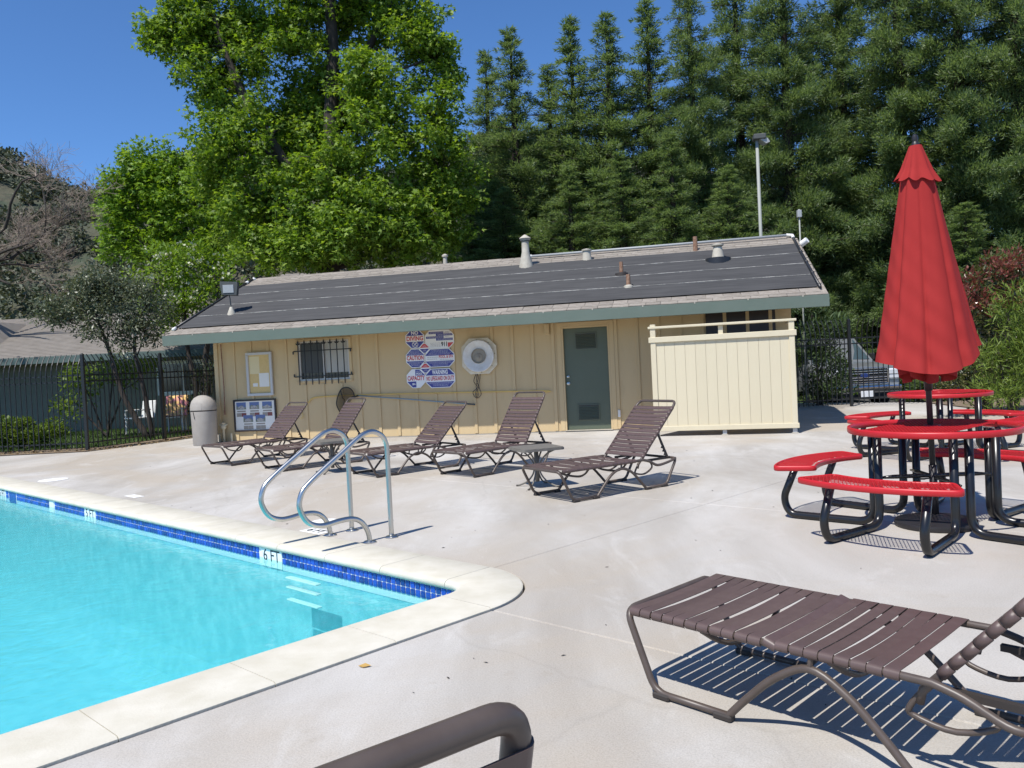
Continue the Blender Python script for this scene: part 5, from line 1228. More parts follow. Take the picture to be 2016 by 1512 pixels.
fence((7.99, 18.58), (12.6, 18.20), 3, 'black iron fence in front of the parked silver truck', pk2, first=False)

# ================================================================== LIGHT POLES BEHIND THE POOL HOUSE
def lightpole(base, top, r, lb_):
    lp = empty('light_pole', base, 0, lb_, 'light pole'); h = top.z - base.z
    MB().tube([(0, 0, 0), (0, 0, h)], [r*1.15, r], 10).build('shaft', 'pole_paint', lp, smooth=True); return lp, h
T0 = at(1490, 275, 21.0); lp, h = lightpole(Vector((T0.x, T0.y, -0.2)), T0, 0.042, 'tall pale light pole with a flood head behind the pool house roof')
MB().bbox(-0.10, 0.22, -0.16, 0.16, h-0.02, h+0.12, 0.02).build('flood_head', 'lamp_grey', lp, rot=(0, R(0), R(-10)))
MB().prism_y([(0.0, h+0.02), (0.24, h+0.0), (0.30, h-0.10), (0.20, h-0.14)], -0.14, 0.14).build('flood_glass', 'lamp_glass', lp)
T0 = at(1573, 412, 19.5); lp, h = lightpole(Vector((T0.x, T0.y, -0.2)), T0, 0.018, 'thin short pole with a small pale box at the right end of the roof')
MB().bbox(-0.05, 0.05, -0.05, 0.05, h-0.20, h-0.02, 0.01).build('sensor_box', 'lamp_glass', lp)

# ================================================================== SILVER TRUCK BEHIND THE FENCE
tk = empty('pickup_truck', (9.86, 22.2, -0.352), R(2), 'silver pickup truck facing us behind the right fence', 'truck')
tk.scale = (1.08, 1.08, 1.12)
def sect(y, pts): return [(x, y, z) for x, z in pts]
def loft(secs):
    mb = MB(); n = len(secs[0]); vs = [p_ for s_ in secs for p_ in s_]
    fs = [(i*n+k, (i+1)*n+k, (i+1)*n+(k+1) % n, i*n+(k+1) % n) for i in range(len(secs)-1) for k in range(n)] + [tuple(range(n)), tuple(range(len(secs)*n-1, (len(secs)-1)*n-1, -1))]
    return mb.add(vs, fs)
def half(pts): return pts + [(-x, z) for x, z in reversed(pts)]
body = loft([sect(0.05, half([(0.0, 0.45), (0.88, 0.45), (0.94, 0.62), (0.94, 0.92), (0.86, 1.02), (0.0, 1.06)])),
             sect(0.25, half([(0.0, 0.42), (0.96, 0.42), (1.0, 0.62), (1.0, 0.98), (0.90, 1.10), (0.0, 1.14)])),
             sect(1.35, half([(0.0, 0.42), (0.98, 0.42), (1.01, 0.62), (1.01, 1.04), (0.92, 1.16), (0.0, 1.20)])),
             sect(5.4, half([(0.0, 0.42), (0.98, 0.42), (1.01, 0.62), (1.01, 1.08), (0.96, 1.18), (0.0, 1.18)]))])
bo = body.build('body', 'paint_silver', tk, smooth='auto')
cab = loft([sect(1.25, half([(0.0, 1.15), (0.90, 1.12), (0.89, 1.16), (0.0, 1.20)])), sect(2.05, half([(0.0, 1.15), (0.90, 1.12), (0.74, 1.80), (0.0, 1.84)])), sect(3.9, half([(0.0, 1.15), (0.92, 1.12), (0.76, 1.84), (0.0, 1.88)])), sect(4.1, half([(0.0, 1.15), (0.92, 1.12), (0.80, 1.70), (0.0, 1.74)]))])
cab.build('cab', 'paint_silver', tk, smooth='auto')
MB().add([(-0.80, 1.30, 1.225), (0.80, 1.30, 1.225), (0.68, 2.0, 1.765), (-0.68, 2.0, 1.765)], [(0, 1, 2, 3)]).build('windshield', 'car_glass', tk)
for sx in (-1, 1):
    MB().add([(sx*0.918, 1.75, 1.24), (sx*0.925, 3.8, 1.24), (sx*0.80, 3.7, 1.74), (sx*0.80, 2.15, 1.72)], [(0, 1, 2, 3)]).build('side_window', 'car_glass', tk)
    MB().bbox(sx*0.80-0.16, sx*0.80+0.16, -0.012, 0.10, 0.72, 0.98, 0.03).build('headlight', 'lens', tk)
    MB().bbox(sx*0.80-0.15, sx*0.80+0.15, -0.022, -0.0125, 0.84, 0.86, 0.003).build('headlight_bar', 'chrome', tk)
    MB().bbox(sx*1.02-0.02+sx*0.10, sx*1.02+0.02+sx*0.16, 1.75, 1.95, 1.18, 1.38, 0.03).build('mirror', 'tyre', tk)
    for y_ in (0.95, 4.4):
        wh = empty('wheel', (sx*0.86, y_, 0.38)); wh.parent = tk; wh.rotation_euler = (0, R(90), 0)
        MB().lathe([(0.24, -0.12), (0.36, -0.13), (0.38, -0.09), (0.38, 0.09), (0.36, 0.13), (0.24, 0.12)], 24).build('tyre', 'tyre', wh, smooth='auto')
        MB().lathe([(0.24, -0.10), (0.24, 0.10), (0.10, 0.08), (0.05, 0.11)], 20).build('rim', 'chrome', wh, smooth='auto')
gl_ = MB().bbox(-0.60, 0.60, -0.01, 0.06, 0.62, 1.0, 0.02).build('grille', 'tyre', tk)
for z_ in (0.66, 0.72, 0.78, 0.88, 0.94): MB().bbox(-0.59, 0.59, -0.03, -0.011, z_-0.010, z_+0.010, 0.004).build('grille_slat', 'chrome', gl_)
for a, b, c, d_ in [(-0.63, 0.63, 0.985, 1.02), (-0.63, 0.63, 0.60, 0.63)]: MB().bbox(a, b, -0.035, 0.02, c, d_, 0.008).build('grille_frame', 'chrome', gl_)
for x_ in (-0.615, 0.615): MB().bbox(x_-0.018, x_+0.018, -0.034, 0.02, 0.631, 0.984, 0.006).build('grille_frame', 'chrome', gl_)
MB().lathe([(0.12, 0), (0.12, 0.012), (0.10, 0.018)], 24).build('emblem', 'emblem_blue', gl_, loc=(0, -0.032, 0.83), rot=(R(90), 0, 0)).scale = (1, 0.45, 1)
MB().bbox(-0.96, 0.96, -0.10, 0.12, 0.40, 0.57, 0.03).build('bumper', 'chrome', tk); MB().bbox(-0.45, 0.45, -0.108, -0.1005, 0.43, 0.50, 0.003).build('bumper_slot', 'tyre', tk)
MB().bbox(-0.16, 0.16, -0.125, -0.109, 0.30, 0.45, 0.004).build('number_plate', 'sign_white', tk); MB().bbox(-0.9, 0.9, -0.04, 0.1, 0.26, 0.399, 0.01).build('air_dam', 'tyre', tk)

# ================================================================== NEIGHBOURS
def gable_house(name, loc, rz, L, D, ez, rz_h, over, wallm, roofm, lb_, dormer=False):
    """front wall along local x from 0 to L at y=0"""
    h = empty(name, loc, rz, lb_, 'house'); sl = (rz_h-ez)/(D/2+over)
    MB().box(0, L, 0, D, 0, ez+over*sl*0.9).build('wall', wallm, h)
    r_ = MB().add([(-over, -over, ez), (L+over, -over, ez), (L+over, D/2, rz_h), (-over, D/2, rz_h), (L+over, D+over, ez), (-over, D+over, ez)], [(0, 1, 2, 3), (3, 2, 4, 5), (0, 3, 5), (1, 4, 2)])
    ro = r_.build('roof', roofm, h)
    ns = int((D/2+over)/0.145); mb = MB()
    ang = math.atan(sl)
    for i in range(ns):
        t0 = i/ns; y0 = -over + (D/2+over)*t0; z0 = ez + (rz_h-ez)*t0
        y1 = y0 + (D/2+over)/ns*1.0; z1 = z0 + (rz_h-ez)/ns
        mb.add([(-over-0.01, y0, z0+0.035), (L+over+0.01, y0, z0+0.035), (L+over+0.01, y1, z1+0.012), (-over-0.01, y1, z1+0.012), (-over-0.01, y0, z0+0.004), (L+over+0.01, y0, z0+0.004)], [(0, 1, 2, 3), (4, 5, 1, 0)])
    mb.build('shingle_courses', roofm, ro)['kind'] = 'stuff'
    MB().bbox(-over, L+over, -over-0.05, -over-0.001, ez-0.18, ez+0.01, 0.005).build('fascia_board', 'house_trim', h)
    MB().box(-over+0.02, L+over-0.02, -over, 0.0, ez-0.10, ez-0.09).build('soffit', wallm, h)
    return h
hA = at(-260, 760, 24.5)
nh = gable_house('neighbour_house', (-16.6, 23.6, 0.03), R(-3), 10.2, 7.0, 2.20, 3.72, 1.15, 'house_wall', 'shingle_grey', 'grey green neighbour house with brown shingle roof behind the left fence')
wn_ = MB().box(6.35, 7.75, -0.04, -0.001, 1.05, 1.85).build('window', 'glass_dark', nh)
for a, b, c, d_ in [(6.25, 6.349, 0.95, 1.95), (7.751, 7.85, 0.95, 1.95), (6.35, 7.75, 0.93, 1.049), (6.35, 7.75, 1.851, 1.95), (7.0, 7.05, 1.051, 1.849)]: MB().bbox(a, b, -0.07, -0.002, c, d_, 0.005).build('window_frame', 'white_paint', wn_)
wn2 = MB().box(8.3, 9.5, -0.04, -0.001, 1.05, 1.85).build('window', 'glass_dark', nh)
for a, b, c, d_ in [(8.22, 8.299, 0.95, 1.95), (9.501, 9.58, 0.95, 1.95), (8.3, 9.5, 0.93, 1.049), (8.3, 9.5, 1.851, 1.95)]: MB().bbox(a, b, -0.07, -0.002, c, d_, 0.005).build('window_frame', 'white_paint', wn2)
MB().box(5.2, 9.9, -0.03, -0.002, 0.25, 0.92).build('wainscot', 'white_paint', nh) if False else None
dm = MB().prism_y([(-0.5, 0.0), (0.5, 0.0), (0.0, 0.56)], 0.0, 1.6).build('dormer_wall', 'frame_dark', nh, loc=(0.62, 0.55, 2.80))
MB().add([(-0.66, -0.25, -0.10), (0.0, -0.25, 0.66), (0.0, 2.0, 0.66), (-0.66, 2.0, -0.10), (0.66, -0.25, -0.10), (0.66, 2.0, -0.10)], [(0, 1, 2, 3), (1, 4, 5, 2)]).build('dormer_roof', 'shingle_grey', nh, loc=(0.62, 0.55, 2.80))
for sx in (-1, 1): MB().tube([(sx*0.66, -0.27, -0.14), (0, -0.27, 0.62)], 0.045, 4).build('dormer_barge_board', 'house_trim', nh, loc=(0.62, 0.55, 2.80))
gable_house('neighbour_house', (-10.4, 36, 0.0), R(2), 9.0, 7.0, 4.6, 6.4, 0.6, 'house_wall', 'shingle_grey', 'neighbour house far behind the big tree, a bit of grey roof showing')
# patio chairs behind the fence, one with a towel
def patio_chair(loc, rz, lb_, towel):
    c = empty('patio_chair', loc, rz, lb_, 'chair')
    MB().bbox(-0.25, 0.25, -0.24, 0.24, 0.40, 0.44, 0.015).build('seat', 'chair_white', c)
    MB().bbox(-0.25, 0.25, 0.22, 0.26, 0.44, 0.92, 0.02).build('backrest', 'chair_white', c, rot=(R(-10), 0, 0))
    for x_ in (-0.22, 0.22):
        for y_ in (-0.2, 0.2): MB().tube([(x_, y_, 0), (x_*0.95, y_*0.95, 0.40)], 0.022, 6).build('leg', 'chair_white', c)
        MB().bbox(x_-0.03, x_+0.03, -0.24, 0.22, 0.62, 0.65, 0.01).build('armrest', 'chair_white', c); MB().tube([(x_, -0.2, 0.42), (x_, -0.2, 0.62)], 0.018, 6).build('arm_post', 'chair_white', c)
    if towel:
        tw_ = empty('beach_towel', loc, rz, 'pink and orange beach towel hung over a patio chair behind the fence', 'towel')
        mb = MB(); vs = []
        prof_ = [(0.20, 0.42), (0.235, 0.60), (0.27, 0.80), (0.30, 0.955), (0.345, 0.97), (0.375, 0.945), (0.37, 0.7), (0.36, 0.45)]; prof_ = [(-0.28, 0.46)] + [(-0.05, 0.455), (0.17, 0.46)] + prof_[1:]
        for j, (y_, z_) in enumerate(prof_):
            for i in range(9): u = -0.27 + 0.54*i/8; vs.append((u, y_ + 0.01*math.sin(i*1.3+j), z_ + 0.006*math.sin(i*2.1)))
        m_ = len(prof_); mb.add(vs, [(j*9+i, j*9+i+1, (j+1)*9+i+1, (j+1)*9+i) for j in range(m_-1) for i in range(8)])
        mb.build('towel_cloth', 'towel', tw_, smooth=True)
cA = at(345, 820, 20.6); cB = at(272, 828, 20.9)
patio_chair((cA.x, cA.y, 0.03), R(10), 'white patio chair carrying a pink towel beyond the fence', True)
patio_chair((cB.x, cB.y, 0.03), R(-25), 'white patio chair without towel beyond the fence', False)

# ================================================================== HILL
hg = MB(); nx, ny = 70, 26; vs = []
def hill_h(x, y):
    t = (y - 130)/170; t = max(0.0, min(1.0, t)); t = t*t*(3-2*t)
    ridge = 92 + 10*math.sin(x*0.018 + 1.0) + 5*math.sin(x*0.05) - max(0, (x + 190))*0.115
    return -0.5 + max(0, ridge)*t*(1 + 0.05*math.sin(x*0.07 + y*0.03))
for j in range(ny):
    for i in range(nx):
        x = -420 + 560*i/(nx-1); y = 130 + 230*j/(ny-1); vs.append((x, y, hill_h(x, y)))
hg.add(vs, [(j*nx+i, j*nx+i+1, (j+1)*nx+i+1, (j+1)*nx+i) for j in range(ny-1) for i in range(nx-1)])
hg.build('hill', 'hill', smooth=True)['kind'] = 'structure'
# woodland on the hill, one far mass
rngh = np.random.default_rng(4); cl = []
for k in range(1700):
    x = rngh.uniform(-300, 20); y = 142 + 185*rngh.random()**0.85
    dens = math.sin(x*0.05)+math.sin(y*0.06+x*0.03)
    if y < 285 and dens < -0.2 and rngh.random() < 0.35: continue
    r_ = rngh.uniform(2.2, 4.6); cl.append(((x, y, hill_h(x, y) + r_*0.6), (r_, r_, r_*0.8)))
P_, ii, T_, Bv = clumped(cl, 0.9, 15, 1.5, rngh)
me = leaves('woodland', P_, Bv + rngh.normal(size=P_.shape)*0.4, 1.25, 0.8, 'leaf_hill', 'kite', rngh)
tag(inst('woodland', me), 'dark green woodland covering the distant hill', 'woodland', kind='stuff')

# ================================================================== TREES
def branch_tube(mb, a, b, r0, r1, sag=0.0, n=5, segs=4, rng=RNG):
    a = Vector(a); b = Vector(b); d = b - a; side = Vector(rng.normal(size=3))*d.length*0.08
    pts = [a + d*t + side*math.sin(math.pi*t) + Vector((0, 0, -sag*math.sin(math.pi*t)*d.length)) for t in [k/segs for k in range(segs+1)]]
    mb.tube(pts, [r0 + (r1-r0)*k/segs for k in range(segs+1)], n)
def broad_tree(name, label, base, clumps_px, Y, trunk, leafm, subs, per, rsub, lsize, lwid, kind='star', seed=1, bark='bark', depth=1.0, droop=0.5, group=None, twig_r=0.02, cat='tree', up=0.0, flowers=None, star_w=1.0, trunks=None, limb_frac=0.6):
    rng = np.random.default_rng(seed); root = empty(name, base, 0, label, cat, group); base = Vector(base)
    cl = []
    for (px, py, rx, ry, *dy) in clumps_px:
        off = dy[0] if dy else 0.0
        c = at(px, py, Y + off); k = (Y+off)/FPX
        cl.append(((c.x - base.x, c.y - base.y, c.z - base.z), (rx*k, (rx+ry)*0.5*k*depth, ry*k)))
    P_, ii, T_, Bv = clumped(cl, subs, per, rsub, rng)
    D = Bv*0.8 + rng.normal(size=P_.shape)*0.55; D[:, 2] -= droop; D[:, 2] += up
    nrm = rng.normal(size=P_.shape)*0.55 + np.array([0, -0.1, 1.0]) + Bv*0.5
    L = lsize*(0.6 + 0.7*rng.random(len(P_)))
    crown = inst('crown', leaves('crown', P_, D, L, L*lwid, leafm, kind, rng, nrm), root)
    if flowers:
        m = int(len(T_)*flowers[0]); sel = rng.integers(0, len(P_), m*3); top = P_[sel]
        F = np.repeat(top, 5, 0) + rng.normal(size=(len(top)*5, 3))*flowers[1]*0.5
        inst('blossom', leaves('blossom', F, rng.normal(size=F.shape) + np.array([0, -.4, .8]), flowers[1], flowers[1]*0.9, 'flower', 'kite', rng), root)
    tb = MB()
    tr = trunks or [trunk]
    for tpts in tr:
        pts = spline([Vector(p_[:3]) - base for p_ in tpts], 5); rs = np.interp(np.linspace(0, 1, len(pts)), np.linspace(0, 1, len(tpts)), [p_[3] for p_ in tpts]); tb.tube(pts, list(rs), 10)
    tb.build('trunk', bark, root, smooth=True)
    # limbs: from the nearest lower point of a trunk to every clump, then twigs to a share of the tufts
    lb = MB(); allp = []
    for tpts in tr:
        for q_, r_ in zip(spline([Vector(p_[:3]) - base for p_ in tpts], 8), np.interp(np.linspace(0, 1, 8*(len(tpts)-1)+1), np.linspace(0, 1, len(tpts)), [p_[3] for p_ in tpts])): allp.append((q_, r_))
    for c, r_ in cl:
        c = Vector(c); cand = [(abs((q_ - c).length) + max(0, (q_.z - c.z + 0.6))*2.5, k) for k, (q_, _) in enumerate(allp)]
        k = min(cand)[1]; q_, rr_ = allp[k]
        branch_tube(lb, q_, c, max(rr_*0.45, twig_r*1.6), twig_r, 0.05, 6, 6, rng)
    idx = rng.permutation(len(T_))[:int(len(T_)*limb_frac)]
    cc = np.array([c for c, _ in cl])
    for k in idx:
        t_ = T_[k]; j = int(np.argmin(np.linalg.norm(cc - t_, axis=1))); a = cc[j] + (t_ - cc[j])*0.1
        branch_tube(lb, a, t_, twig_r, twig_r*0.35, 0.02, 3, 2, rng)
    lb.build('limbs', bark, root)
    return root

b0 = at(662, 800, 25.0); b0.z = 0.0
big = [(355, 60, 75, 60), (300, 78, 45, 22), (430, 150, 95, 95), (395, 60, 80, 60), (455, 270, 85, 70, -0.8), (560, 60, 90, 90), (420, 330, 45, 60), (690, 20, 120, 70, 1), (815, 50, 75, 70), (850, 110, 60, 70), (620, 190, 75, 85, 1), (730, 150, 80, 70, -1), (770, 265, 95, 75, -1.2), (860, 230, 60, 75), (870, 350, 65, 100),
       (520, 400, 105, 75, -0.6), (660, 330, 90, 75, -1.0), (800, 390, 90, 75, -0.8), (660, 450, 110, 70, -1.4), (780, 470, 100, 50, -1), (540, 490, 80, 45, -1), (850, 460, 70, 60, 0.5), (610, 500, 90, 40, -1.5), (720, 420, 100, 60, -1.6), (480, 440, 70, 60, 0.5), (870, 420, 60, 60), (560, 250, 70, 70, 0.5), (690, 240, 80, 60, 1.0), (600, 300, 80, 80, 1.0), (480, 60, 60, 50, 1.2),
       (500, -110, 150, 100), (700, -120, 150, 100), (610, -280, 130, 110), (385, -60, 80, 60)]
tr1 = [(b0.x, b0.y, 0, 0.34), (b0.x, b0.y, 4.0, 0.30)]
for (px, py, r_) in [(660, 420, 0.27), (652, 250, 0.24), (655, 100, 0.19), (640, -80, 0.14), (610, -300, 0.05)]:
    q_ = at(px, py, 25.0); tr1.append((q_.x, q_.y, q_.z, r_))
tr2 = [(b0.x, b0.y, 4.2, 0.2)]
for (px, py, r_) in [(590, 380, 0.17), (530, 270, 0.15), (480, 190, 0.13), (440, 90, 0.09), (400, -40, 0.04)]:
    q_ = at(px, py, 24.6); tr2.append((q_.x, q_.y, q_.z, r_))
tr3 = [tr1[3][:3] + (0.16,)]
for (px, py, r_) in [(710, 130, 0.13), (760, 20, 0.09), (800, -60, 0.04)]:
    q_ = at(px, py, 25.3); tr3.append((q_.x, q_.y, q_.z, r_))
broad_tree('sweetgum_tree', 'very tall bright green tree rising behind the middle of the pool house', (b0.x, b0.y, 0), big, 25.0, None, 'leaf_gum', 50, 62, 0.35, 0.135, 0.9, 'star', 3, 'bark_dark', 0.85, 0.45, trunks=[tr1, tr2, tr3], twig_r=0.022)
b1 = at(315, 800, 30.0); b1.z = 0
med = [(285, 320, 45, 48), (345, 320, 35, 40), (240, 400, 45, 70), (320, 400, 60, 60), (410, 385, 70, 55), (270, 470, 75, 50), (370, 470, 80, 50), (460, 430, 55, 60), (300, 350, 50, 40), (430, 480, 60, 40)]
q1 = at(300, 330, 30.0); q2 = at(390, 390, 30)
broad_tree('young_sweetgum', 'mid-sized bright green tree left of the tall one', (b1.x, b1.y, 0), med, 30.0, None, 'leaf_gum2', 44, 52, 0.36, 0.15, 0.9, 'star', 5, 'bark_dark', 0.9, 0.3, trunks=[[(b1.x, b1.y, 0, 0.2), (b1.x, b1.y, 4.5, 0.15), (q1.x, q1.y, q1.z, 0.03)], [(b1.x, b1.y, 4.2, 0.12), (q2.x, q2.y, q2.z, 0.03)]], twig_r=0.022)
# light green blossoming tree at the roof's left corner
b2 = at(395, 850, 21.6); b2.z = 0.03
blo = [(370, 530, 70, 45), (440, 560, 40, 45), (300, 560, 55, 40), (360, 600, 60, 50), (420, 620, 40, 40), (330, 630, 45, 40), (330, 500, 45, 25), (420, 510, 40, 25)]
q3 = at(370, 690, 21.6); q4 = at(405, 700, 21.6); q5 = at(360, 560, 21.6); q6 = at(430, 580, 21.6)
broad_tree('blossom_tree', 'yellow green tree with cream blossom at the left end of the roof', (b2.x, b2.y, 0.03), blo, 21.6, None, 'leaf_spring', 40, 55, 0.33, 0.13, 0.42, 'kite', 8, 'bark_dark', 0.9, 0.0,
           trunks=[[(b2.x, b2.y, 0, 0.11), (q4.x, q4.y, 1.2, 0.10), (q4.x, q4.y, q4.z, 0.08), (q6.x, q6.y, q6.z, 0.03)], [(b2.x-0.1, b2.y, 0, 0.10), (q3.x+0.15, q3.y, 1.3, 0.08), (q3.x, q3.y, q3.z, 0.06), (q5.x, q5.y, q5.z, 0.03)]], twig_r=0.014, flowers=(0.55, 0.085), up=0.3)
# grey green small tree over the fence
b3 = at(265, 872, 19.0); b3.z = 0.03
oli = [(150, 585, 55, 45), (225, 575, 65, 45), (290, 600, 50, 50), (130, 630, 45, 35), (210, 635, 70, 40), (285, 655, 45, 35), (190, 550, 50, 25), (250, 670, 40, 25)]
k1 = at(215, 690, 19.0); k2 = at(265, 690, 19.0); k3 = at(180, 600, 19.0); k4 = at(270, 620, 19.0); k5 = at(235, 780, 19.0)
broad_tree('olive_like_tree', 'small grey green tree with slanting stems behind the left fence', (b3.x, b3.y, 0.03), oli, 19.0, None, 'leaf_olive', 60, 95, 0.28, 0.09, 0.42, 'kite', 12, 'bark_dark', 0.9, 0.1,
           trunks=[[(b3.x+0.35, b3.y, 0, 0.075), (k5.x+0.1, k5.y, k5.z, 0.06), (k1.x, k1.y, k1.z, 0.045), (k3.x, k3.y, k3.z, 0.02)], [(b3.x+0.45, b3.y, 0, 0.06), (k2.x+0.15, k2.y, 1.3, 0.05), (k2.x, k2.y, k2.z, 0.04), (k4.x, k4.y, k4.z, 0.02)]], twig_r=0.012)
# shrubs behind the left fence
def shrub(name, label, px, py_base, Y, clumps_px, leafm, subs, per, rsub, ls, lw, seed, kind='kite', up=0.2, z0=0.03, stems=4, depth=0.9, cat='shrub', bark='bark_dark', group=None, second=None):
    b = at(px, py_base, Y); b.z = z0; c0 = clumps_px[0]; q_ = at(c0[0], c0[1], Y)
    tr = []
    rng = random.Random(seed)
    for k in range(stems):
        cc = clumps_px[k % len(clumps_px)]; e = at(cc[0], cc[1], Y); tr.append([(b.x + rng.uniform(-.12, .12), b.y + rng.uniform(-.1, .1), z0, 0.03), ((b.x*1.3+e.x)/2.3, Y, (e.z*0.45), 0.022), (e.x, e.y, e.z, 0.008)])
    r_ = broad_tree(name, label, (b.x, b.y, z0), clumps_px, Y, None, leafm, subs, per, rsub, ls, lw, kind, seed, bark, depth, 0.0, group, 0.008, cat, up, None, 1.0, tr, 0.4)
    return r_
shrub('leafy_shrub', 'yellow green leafy shrub behind the left fence corner post', 210, 860, 20.0, [(160, 745, 40, 40), (225, 715, 45, 22), (250, 750, 35, 30), (150, 795, 35, 30), (290, 720, 30, 22)], 'leaf_bush', 40, 50, 0.26, 0.12, 0.5, 21)
shrub('round_bush', 'low bright green rounded bush at the left frame edge', 60, 890, 17.9, [(25, 845, 40, 22), (85, 852, 40, 20), (55, 862, 55, 18), (10, 870, 30, 15)], 'leaf_bush', 190, 90, 0.15, 0.075, 0.55, 22, up=0.5)
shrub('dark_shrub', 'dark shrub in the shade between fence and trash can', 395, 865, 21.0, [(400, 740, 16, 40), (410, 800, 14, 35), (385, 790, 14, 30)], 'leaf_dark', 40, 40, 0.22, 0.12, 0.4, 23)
# shrubs on the right
shrub('oleander_shrub', 'tall leafy oleander between the privacy screen and the right fence', 1615, 800, 19.6, [(1600, 615, 28, 22), (1605, 655, 32, 32), (1620, 690, 34, 34), (1640, 735, 26, 45), (1610, 740, 26, 40), (1645, 650, 20, 20)], 'leaf_oleander', 60, 55, 0.26, 0.17, 0.2, 31, up=0.3, z0=-0.35)
shrub('yellow_shrub', 'yellow and green shrub beside the parked truck', 1655, 790, 20.3, [(1652, 700, 16, 25), (1655, 740, 18, 25), (1650, 770, 20, 18)], 'leaf_bush', 50, 45, 0.2, 0.10, 0.5, 32, z0=-0.35)
ph = shrub('photinia_hedge', 'red-tipped photinia hedge behind the umbrella at the right', 1940, 800, 14.6, [(1915, 590, 32, 45), (1965, 560, 45, 45), (2010, 545, 45, 40), (1905, 670, 28, 50), (1950, 650, 50, 60), (2010, 640, 50, 70), (1900, 745, 30, 45), (1945, 740, 45, 50), (1870, 770, 30, 25), (2060, 600, 60, 110)], 'leaf_photinia', 80, 60, 0.24, 0.085, 0.45, 33, stems=8)
rng_ = np.random.default_rng(77); fl = []
for (px, py, rx, ry) in [(1915, 560, 26, 28), (1960, 530, 40, 32), (2010, 515, 45, 28), (1890, 600, 14, 35), (1935, 600, 35, 30), (1990, 580, 40, 30), (1900, 680, 18, 30)]:
    c = at(px, py, 14.4); k = 14.4/FPX; fl.append(((c.x - ph.location.x, c.y - ph.location.y, c.z - ph.location.z), (rx*k, 0.5, ry*k)))
P_, ii, T_, Bv = clumped(fl, 110, 26, 0.18, rng_)
inst('red_shoots', leaves('red_shoots', P_, Bv + np.array([0, -.2, .7]) + rng_.normal(size=P_.shape)*.4, 0.09, 0.035, 'leaf_photinia_red', 'kite', rng_), ph)
shrub('feathery_shrub', 'feathery bright green shrub at the right frame edge', 1990, 810, 12.4, [(1985, 620, 45, 45), (1965, 690, 40, 40), (2010, 690, 50, 50), (1990, 750, 60, 40), (1955, 775, 35, 25), (2040, 640, 50, 80)], 'leaf_podo', 90, 75, 0.24, 0.15, 0.12, 34, up=0.35, stems=6)
# dark evergreen backdrop low behind the right fence
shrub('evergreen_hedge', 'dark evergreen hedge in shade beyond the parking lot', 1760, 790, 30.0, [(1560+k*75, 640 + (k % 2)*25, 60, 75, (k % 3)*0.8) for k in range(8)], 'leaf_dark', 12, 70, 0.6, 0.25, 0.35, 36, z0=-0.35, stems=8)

# bare tree at the left edge
def bare_tree():
    rng = random.Random(15); b = at(-115, 790, 24.0); root = empty('bare_tree', (b.x, b.y, 0.03), 0, 'leafless brown tree reaching in from the left frame edge', 'tree')
    tk_, tw_ = MB(), MB(); count = [0]
    def grow(p, d, L, r, lev):
        if count[0] > 4200: return
        pts = [p]; q = p; dd = d.copy(); seg = 4 if lev < 4 else 3
        for k in range(seg):
            dd = (dd + Vector((rng.gauss(0, .16), rng.gauss(0, .16), rng.gauss(0.03, .14)))).normalized(); q = q + dd*L/seg; pts.append(q)
        (tk_ if lev < 3 else tw_).tube(pts, [max(0.004, r*(1 - 0.45*k/seg)) for k in range(seg+1)], 7 if lev < 2 else (4 if lev < 4 else 3), cap=False); count[0] += 1
        if lev >= 6: return
        n = [3, 4, 5, 5, 4, 3][lev]
        for k in range(n):
            t = rng.uniform(0.3, 1.0) if k else 1.0; i = min(seg-1, int(t*seg)); pp = pts[i] + (pts[i+1]-pts[i])*(t*seg-i if t < 1 else 1)
            nd = (dd + Vector((rng.gauss(0, .62), rng.gauss(0, .62), rng.gauss(.05, .5)))).normalized()
            grow(pp, nd, L*rng.uniform(0.55, 0.8), r*0.55, lev+1)
    o = Vector((b.x, b.y, 0.03)); f = at(-70, 560, 24.0); top = [Vector(v) for v in (o, o + (f-o)*0.5 + Vector((0.1, 0, 0)), f)]
    tk_.tube(spline(top, 5), [0.26 - 0.010*k for k in range(11)], 9)
    for (px, py) in [(20, 510), (10, 450), (55, 480), (20, 560)]:
        e = at(px, py, 24.0 + rng.uniform(-1.5, 1.5)); d = (e - f); tk_.tube(spline([f, f + d*0.5 + Vector((0, 0, 0.25)), e], 4), [0.075 - 0.006*k for k in range(9)], 6)
        grow(e, (d.normalized() + Vector((0.2, 0, 0.15))).normalized(), 1.5, 0.05, 1)
        grow(f + d*0.55, (d.normalized() + Vector((0, 0, 0.5))).normalized(), 1.4, 0.045, 1)
        grow(f + d*0.8, (d.normalized() + Vector((0, 0, -0.4))).normalized(), 1.1, 0.035, 2)
    inv = lambda v: v - o
    tk_.xf(inv).build('trunk', 'bark_dark', root, smooth=True); tw_.xf(inv).build('twigs', 'twig', root)
bare_tree()

